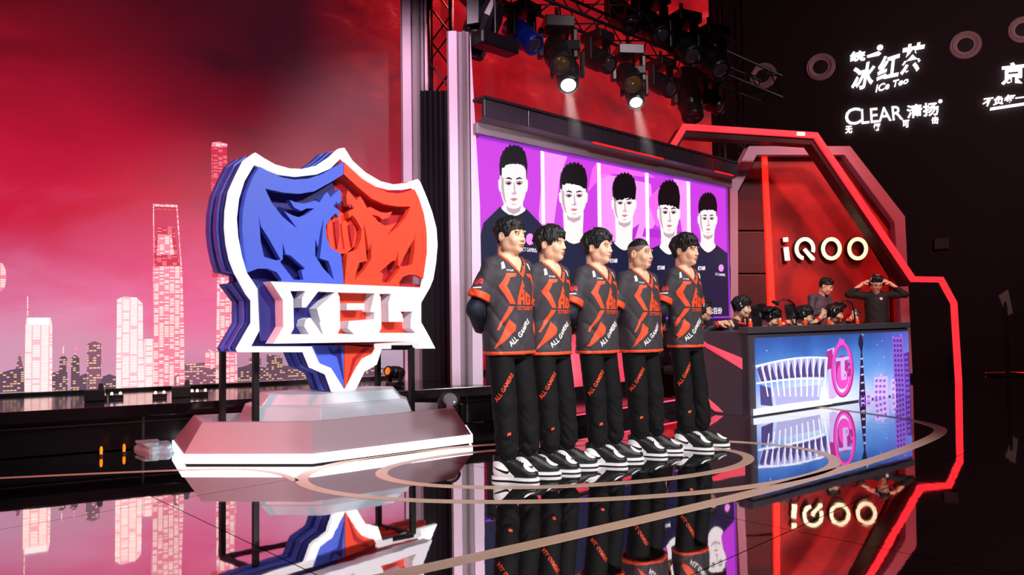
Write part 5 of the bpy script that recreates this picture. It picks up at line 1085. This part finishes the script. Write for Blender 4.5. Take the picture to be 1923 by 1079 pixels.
# ------------------------------------------------------------------ people around the desk
def hand(f, w, d, up, s, curl=.8, sc=1.0):
    """palm and five fingers growing from the wrist w along d; up = back of the hand; s = side of the thumb"""
    w, d, up = np.array(w, float), np.array(d, float), np.array(up, float); d /= np.linalg.norm(d); up -= d*(up@d); up /= np.linalg.norm(up); l = np.cross(d, up)*s
    f.cone(w, w+d*.085*sc, .026*sc, .030*sc, .012)
    for i, ln in enumerate((.072, .080, .074, .058)):
        b = w+d*.085*sc+l*(.030-.020*i)*sc; a = 0; p = [b]
        for k in range(3):
            a += curl*(.55, .75, .7)[k]; p.append(p[-1]+(d*math.cos(a)-up*math.sin(a))*ln*sc*(.45, .32, .23)[k])
        f.chain(p, [.0095*sc, .009*sc, .0085*sc, .007*sc], .004)
    t0 = w+d*.03*sc+l*.025*sc; t1 = t0+(d*.6+l*.6-up*.3)*.045*sc; t2 = t1+(d*.85-up*.5+l*.05)*.034*sc; f.chain([t0, t1, t2], [.013*sc, .011*sc, .009*sc], .008)
def figure(label, loc, yaw, J, top, top_m, style, seed, hy=0, hp=0, s=1.0, fat=1.0, hands=(None, None), trouser='trousers_black', collar=None, group=None):
    rt = empty('person', Matrix.Translation(loc) @ Matrix.Rotation(math.radians(yaw), 4, 'Z') @ Matrix.Scale(s, 4)); tag(rt, label, 'person', group)
    A = {k: np.array(v, float) for k, v in J.items()}; hc = A['head']; R = rotz(math.radians(hy))@rotx(math.radians(hp)); nk = hc+R@np.array((0, .035, -.06))
    al = np.array(list(A.values())); lo = al.min(0)-.2; hi = al.max(0)+.2
    f = Field(axis(lo[0], hi[0], .012, (hc[0]-.12, hc[0]+.12, .006)), axis(lo[1], hi[1], .012, (hc[1]-.15, hc[1]+.13, .006)), axis(max(.03, lo[2]), hi[2], .014, (hc[2]-.25, hc[2]+.15, .006))) if not any(hands) else Field(axis(lo[0], hi[0], .013, (A['wrR'][0]-.14, A['wrL'][0]+.14, .0072)), axis(lo[1], hi[1], .013, (min(A['wrR'][1], A['wrL'][1], hc[1])-.15, hc[1]+.13, .0072)), axis(max(.03, lo[2]), hi[2], .014, (min(A['wrR'][2], A['wrL'][2])-.10, hc[2]+.15, .0072)))
    f.chain([A['hip'], A['chest']], [.12, .12], .03); f.cone(A['neck'], nk, .056, .050, .02)
    for q in 'RL':
        S_, E_, W_ = A['sh'+q], A['el'+q], A['wr'+q]; f.chain([A['chest']+(A['neck']-A['chest'])*.6, S_, E_, W_], [.05, .045, .038, .027], .02)
        f.chain([A['hip']+np.array((S_[0]*.5, 0, 0)), A['kn'+q], A['an'+q]], [.075, .05, .038], .02)
        hd_ = hands[0 if q == 'R' else 1]
        if hd_: hand(f, W_, *hd_)
        else: hand(f, W_, W_-E_, (0, 0, 1), 1 if q == 'R' else -1)
    head_solid(f, R, hc, fat); bo = f.mesh('body'); link('body', bo, SKIN(), rt); face_prints(rt, bo, R, hc)
    link('hair', hair_mesh('hair', R, hc, HAIR[style], seed), mat('hair_#0c0a0b', '#0c0a0b', .58, var=.3, scale=90, bump=.3), rt)
    f = Field(axis(lo[0], hi[0], .011), axis(lo[1], hi[1], .011), axis(A['hip'][2]-.08, A['neck'][2]+.08, .011)); wob = lambda P, t: .008*crease(P[..., 2]*22+P[..., 0]*19+seed)
    f.cone(A['hip'], A['chest'], .155, .150, .03, flat=(1.12, .85, 1), wob=wob); f.cone(A['chest'], A['neck']-np.array((0, 0, .02)), .13, .075, .05, flat=(1.2, .8, 1))
    for q in 'RL':
        S_, E_, W_ = A['sh'+q], A['el'+q], A['wr'+q]; we = W_-(W_-E_)/np.linalg.norm(W_-E_)*.03
        f.cone(A['neck']-np.array((0, 0, .05)), S_, .05, .062, .04); f.cone(S_, E_, .066, .056, .02, wob=wob); f.cone(E_, we, .056, .040, .015, wob=wob)
    f.cone(A['neck']-np.array((0, 0, .01)), A['neck']+np.array((0, -.01, .12)), .060, .062, .004, 'cut')
    tp = link(top, f.mesh(top), top_m, rt)
    if collar:
        n = A['neck']+np.array((0, 0, .02)); MB().tube([(n[0]+.070*math.cos(a), n[1]+.075*math.sin(a)-.01, n[2]-.03+.03*math.sin(a)) for a in np.linspace(-1.2, PI+1.2, 18)], .018, 7).build('collar', collar, tp, smooth=True)
        for q in 'RL':
            W_, E_ = A['wr'+q], A['el'+q]; d = (W_-E_)/np.linalg.norm(W_-E_); MB().tube([W_-d*.055, W_-d*.025], .045, 12).build('cuff', collar, tp, smooth=True)
    f = Field(axis(lo[0], hi[0], .013), axis(lo[1], hi[1], .013), axis(.05, A['hip'][2]+.16, .013)); f.cone(A['hip'], A['hip']+np.array((0, 0, .05)), .15, .145, .02, flat=(1.1, .85, 1))
    for q in 'RL': f.chain([A['hip']+np.array((A['sh'+q][0]*.5, 0, 0)), A['kn'+q], A['an'+q]], [.10, .075, .058], .02)
    link('trousers', f.mesh('trousers'), mat(trouser, '#0b0a0c'), rt)
    for q in 'RL':
        a = A['an'+q]; so = copy_tree(SHOE_PLAIN, rt); so.matrix_local = Matrix.Translation((a[0], a[1]-.02, 0))
    rt['_head'] = [float(x) for x in hc]; return rt, R, hc
hair_mesh.step = .0058
def headset(rt, R, hc, mic=True, big=1.0):
    M = Matrix.Translation(Vector(hc)) @ Matrix(R.tolist()).to_4x4(); K = mat('headset_black', '#1a181c', .3); G = mat('headset_grey', '#b9b3bd', .35)
    o = empty('headset', None, rt); o.matrix_local = M
    MB().tube([(.102*math.sin(a), .01, .02+.125*math.cos(a)) for a in np.linspace(-1.75, 1.75, 20)], .010, 7).build('headband', G, o, smooth=True)
    for s in (-1, 1): MB().lathe([(.030, 0), (.042*big, .006), (.042*big, .026), (.030, .034)], 18, Matrix.Translation((s*.086, .012, .0)) @ Matrix.Rotation(s*PI/2, 4, 'Y')).build('ear_cup', K, o)
    if mic: MB().tube([(-.11, 0, -.01), (-.10, -.07, -.05), (-.04, -.125, -.065)], .005, 6).build('microphone', K, o)
def seat_joints(head=(0, -.06, 1.13), lean=.06, wr=((-.10, -.40, 1.01), (.10, -.40, 1.01))):
    hx, hy_, hz_ = head; n = (hx*.7, hy_+.075, hz_-.165)
    return dict(head=head, neck=n, chest=(hx*.5, n[1]+.05, n[2]-.20), hip=(0, .10, .56), shR=(-.18+hx*.6, n[1]+.03, n[2]-.055), shL=(.18+hx*.6, n[1]+.03, n[2]-.055), elR=(-.25, wr[0][1]+.16, min(.86, wr[0][2]-.10)), elL=(.25, wr[1][1]+.16, min(.86, wr[1][2]-.10)), wrR=wr[0], wrL=wr[1], knR=(-.13, -.36, .50), knL=(.13, -.36, .50), anR=(-.13, -.34, .10), anL=(.13, -.34, .10))
def stand_joints(**k):
    d = dict(head=(0, -.022, 1.628), neck=(0, .02, 1.47), chest=(0, .01, 1.28), hip=(0, 0, .95), shR=(-.19, .012, 1.42), shL=(.19, .012, 1.42), elR=(-.25, .05, 1.13), elL=(.25, .05, 1.13), wrR=(-.25, -.1, .92), wrL=(.25, -.1, .92), knR=(-.1, -.01, .5), knL=(.1, -.01, .5), anR=(-.105, .012, .1), anL=(.105, .012, .1)); d.update(k); return d
# ================================================================== people and small things, placed
hair_mesh.step = .0042
SHOE = make_shoe()
SHOE_PLAIN = link('shoe', SHOE.data.copy()); SHOE_PLAIN.data.materials.clear(); SHOE_PLAIN.data.materials.append(mat('shoe_black', ''))
PLC = [(961, 893), (1038, 878), (1127, 866), (1206, 849), (1293, 838)]
pos = [on_z(*p) for p in PLC]
player('person with straight black fringe in black and orange jersey, leftmost in the row', pos[0], 47, 1.775, 1.01, .012, 6, 0, 'fringe', 11, 1.08)
player('person with long parted black hair in black and orange jersey, second in the row', pos[1], 49, 1.735, .98, .0, 12, 0, 'curtain', 12, .98)
player('person with wavy permed hair in black and orange jersey, middle of the five', pos[2], 48, 1.725, 1.01, .008, 10, 0, 'perm', 13, 1.06)
player('person with shaved sides and goatee in black and orange jersey, fourth in the row', pos[3], 43, 1.70, 1.08, .03, 8, 0, 'crop', 14, 1.12)
player('slim person with shaggy black hair in black and orange jersey, rightmost in the row', pos[4], 40, 1.745, .88, -.002, 8, 2, 'mop', 15, .94)

hair_mesh.step = .0058
JK = mat('jacket_black', '#1c1a20', .6, var=.2, bump=.1); RDC = mat('collar_red', '#e0202c', .55)
G = 'players seated behind the desk'
def seated(px, back, hy, hp, headz, style, seed, lab, wr=None, hs=True, yaw=56, hands=(None, None), hx=0.0, headf=-.06, ch=None):
    p = px_desk(px, back); wr = wr or ((-.05, -.14, .84), (.12, -.14, .84)); J = seat_joints((hx, headf, headz), wr=wr)
    if ch: chair(Vector((p.x, p.y, 0))-Matrix.Rotation(math.radians(yaw), 3, 'Z') @ Vector((0, -.12, 0)), yaw, ch)
    rt, R, hc = figure(lab, (p.x, p.y, 0), yaw, J, 'jacket', JK, style, seed, hy, hp, 1.0, 1.0, hands, collar=RDC, group=G)
    if hs: headset(rt, R, hc)
    return rt, p
GR = ((.25, -.9, .1), (-.6, -.1, .8), 1, .9); GL = ((-.25, -.9, .1), (.6, -.1, .8), -1, .9)
seated(1312, 1.0, 25, 8, 1.14, 'short', 21, 'person seated at the left end of the desk, mostly hidden, only folded hands showing', ((-.06, -.26, .985), (.10, -.28, .985)), ch='black gaming chair half hidden beside the farthest standing player', hands=(GR, GL))
seated(1386, 1.02, 4, 10, 1.17, 'mop', 22, 'person seated at the desk in headset and red collared jacket, leftmost face visible', ch='gaming chair holding the leftmost visible seated player', hands=(GR, GL))
seated(1425, 1.05, 2, 26, 1.03, 'mop', 23, 'person seated with head bowed low over the desk, wearing a headset', ((-.02, -.36, .98), (.14, -.34, .98)), headf=-.16, hands=(GR, GL))
r_, p3_ = seated(1503, .95, 4, 12, 1.045, 'mop', 24, 'person seated in headset lifting a phone, right of the bent camera arm', ((-.04, -.26, 1.02), (.12, -.25, 1.03)), hands=(((.3, -.5, .8), (-.7, -.6, .2), 1, 1.0), ((-.1, -.5, .85), (.8, -.5, .1), -1, 1.0)))
r_, p4_ = seated(1560, .95, 8, 10, 1.07, 'mop', 25, 'person seated smiling at a phone, rightmost of the seated players', ((-.04, -.27, 1.00), (.12, -.26, 1.00)), ch='gaming chair holding the rightmost seated player', hands=(((.2, -.5, .85), (-.8, -.5, .1), 1, 1.1), ((-.1, -.6, .8), (.8, -.5, .1), -1, .6)))
chair(px_desk(1447, 1.35), 60, 'gaming chair turned sideways in front of the red light bar'); chair(px_desk(1478, 1.15), 40, 'gaming chair just left of the bent camera arm')
def phone(rt, loc, rot, lab):
    o = empty('phone', rt.matrix_world @ Matrix.Translation(loc) @ Euler(rot).to_matrix().to_4x4()); tag(o, lab, 'phone', 'phones held by seated players')
    MB().box((0, 0, 0), (.15, .009, .072)).build('body', mat('phone_dark', '#15141a', .25), o, bevel=.003); MB().box((0, .005, 0), (.14, .002, .066)).build('screen', mat('phone_screen', '#9ab4d8', .2, emit='#a8c8ff', estr=.6), o)
bpy.context.view_layer.update()
phone(r_, (.05, -.36, 1.11), (-.5, 0, 0), 'dark phone held by the rightmost seated player')
ref_p = at_y(1542, 600, 11.25)
rt, R, hc = figure('person standing in a dark grey suit looking down at a camera in the hands', (ref_p.x, ref_p.y, 0), 30, stand_joints(head=(.02, -.10, 1.60), neck=(0, -.015, 1.455), elR=(-.27, -.02, 1.14), elL=(.25, -.04, 1.12), wrR=(-.09, -.27, 1.29), wrL=(.10, -.27, 1.26)), 'suit_jacket', mat('suit_grey', '#4a4450', .65, var=.12, scale=120), 'short', 31, 22, 26, .93, 1.0,
                   (((.55, -.6, .2), (-.3, -.2, .9), 1, .7), ((-.55, -.6, .3), (.3, -.3, .9), -1, .7)), collar=None)
bpy.context.view_layer.update()
co = empty('handheld_camera', rt.matrix_world @ Matrix.Translation((.02, -.36, 1.28))); tag(co, 'black camera held by the standing person in the suit', 'camera'); MB().box((0, 0, 0), (.14, .06, .09)).build('body', mat('camera_black', '#0f0e11', .4), co, bevel=.01); MB().lathe([(.036, 0), (.036, .07), (.03, .08)], 18, Matrix.Rotation(PI/2, 4, 'X')).build('lens', mat('camera_black', ''), co); MB().box((0, 0, .055), (.05, .05, .03), taper=.7).build('viewfinder', mat('camera_black', ''), co, bevel=.004); MB().box((0, -.01, .08), (.03, .03, .02)).build('hot_shoe', mat('camera_black', ''), co)
hm_p = at_y(1647, 600, 11.15)
rt, R, hc = figure('person in a black sweater and glasses holding headphones over both ears', (hm_p.x, hm_p.y, 0), -18, stand_joints(head=(0, -.06, 1.60), neck=(0, .005, 1.455), elR=(-.40, -.02, 1.44), elL=(.40, -.02, 1.42), wrR=(-.195, -.03, 1.60), wrL=(.195, -.03, 1.60), shR=(-.21, .01, 1.42), shL=(.21, .01, 1.42)), 'sweater', mat('sweater_black', '#0d0d10', .8, var=.2, bump=.1), 'short', 32, 12, 30, .95, 1.02,
                   (((.75, -.35, .35), (-.5, -.2, .8), 1, .75), ((-.75, -.35, .35), (.5, -.2, .8), -1, .75)))
headset(rt, R, hc, False, 1.1)
M = Matrix.Translation(Vector(hc)) @ Matrix(R.tolist()).to_4x4(); go = empty('glasses', None, rt); go.matrix_local = M; b = MB()
for s in (-1, 1):
    b.tube([(s*.032+.024*math.cos(a), -.108-.004*abs(math.sin(a)), .010+.017*math.sin(a)) for a in np.linspace(0, 2*PI, 19)], .0026, 5); b.tube([(s*.056, -.106, .014), (s*.08, .0, .012)], .0024, 5)
b.tube([(-.008, -.110, .013), (.008, -.110, .013)], .0024, 5).build('frame', mat('glasses_black', '#0a0a0a', .3), go)
lg = MB().lathe([(.022, 0), (.022, .003)], 14, Matrix.Rotation(PI/2, 4, 'X')).build('sweater_badge', mat('badge_white', '#d8d4d8', .5), rt); lg.matrix_local = Matrix.Translation((.05, -.128, 1.36))
bpy.data.objects.remove(SHOE_PLAIN)
# things at the dark right edge
p = on_z(1893, 705); o = empty('covered_stand', Matrix.Translation((p.x, p.y, 0))); tag(o, 'dim stand with a pale sheet in the dark at the right edge', 'stand')
hh = 1.55; MB().tube([(0, 0, 0), (0, 0, hh*.8)], .03, 8).build('post', mat('stand_dark', '#181316', .6), o); MB().box((0, 0, .02), (.5, .4, .04)).build('foot', mat('stand_dark', ''), o, bevel=.01)
MB().add([(-.10, 0, 1.35), (.02, -.06, 1.45), (.10, -.04, 1.05), (.03, .0, 1.0), (-.10, .02, 1.34), (.02, -.04, 1.44), (.10, -.02, 1.04), (.03, .02, .99)], [(0, 1, 2, 3), (4, 7, 6, 5), (0, 4, 5, 1), (1, 5, 6, 2), (2, 6, 7, 3), (3, 7, 4, 0)]).build('sheet', mat('sheet_pale', '#9a9488', .8), o)
p = on_z(1890, 703); o = MB().bar((p.x-.35, p.y, .03), (p.x+.9, p.y+.05, .03), .025, .02).build('red_floor_strip', mat('neon_red', '')); tag(o, 'thin red light strip on the floor in the dark at the right edge', 'light strip')
p = on_z(1900, 706)
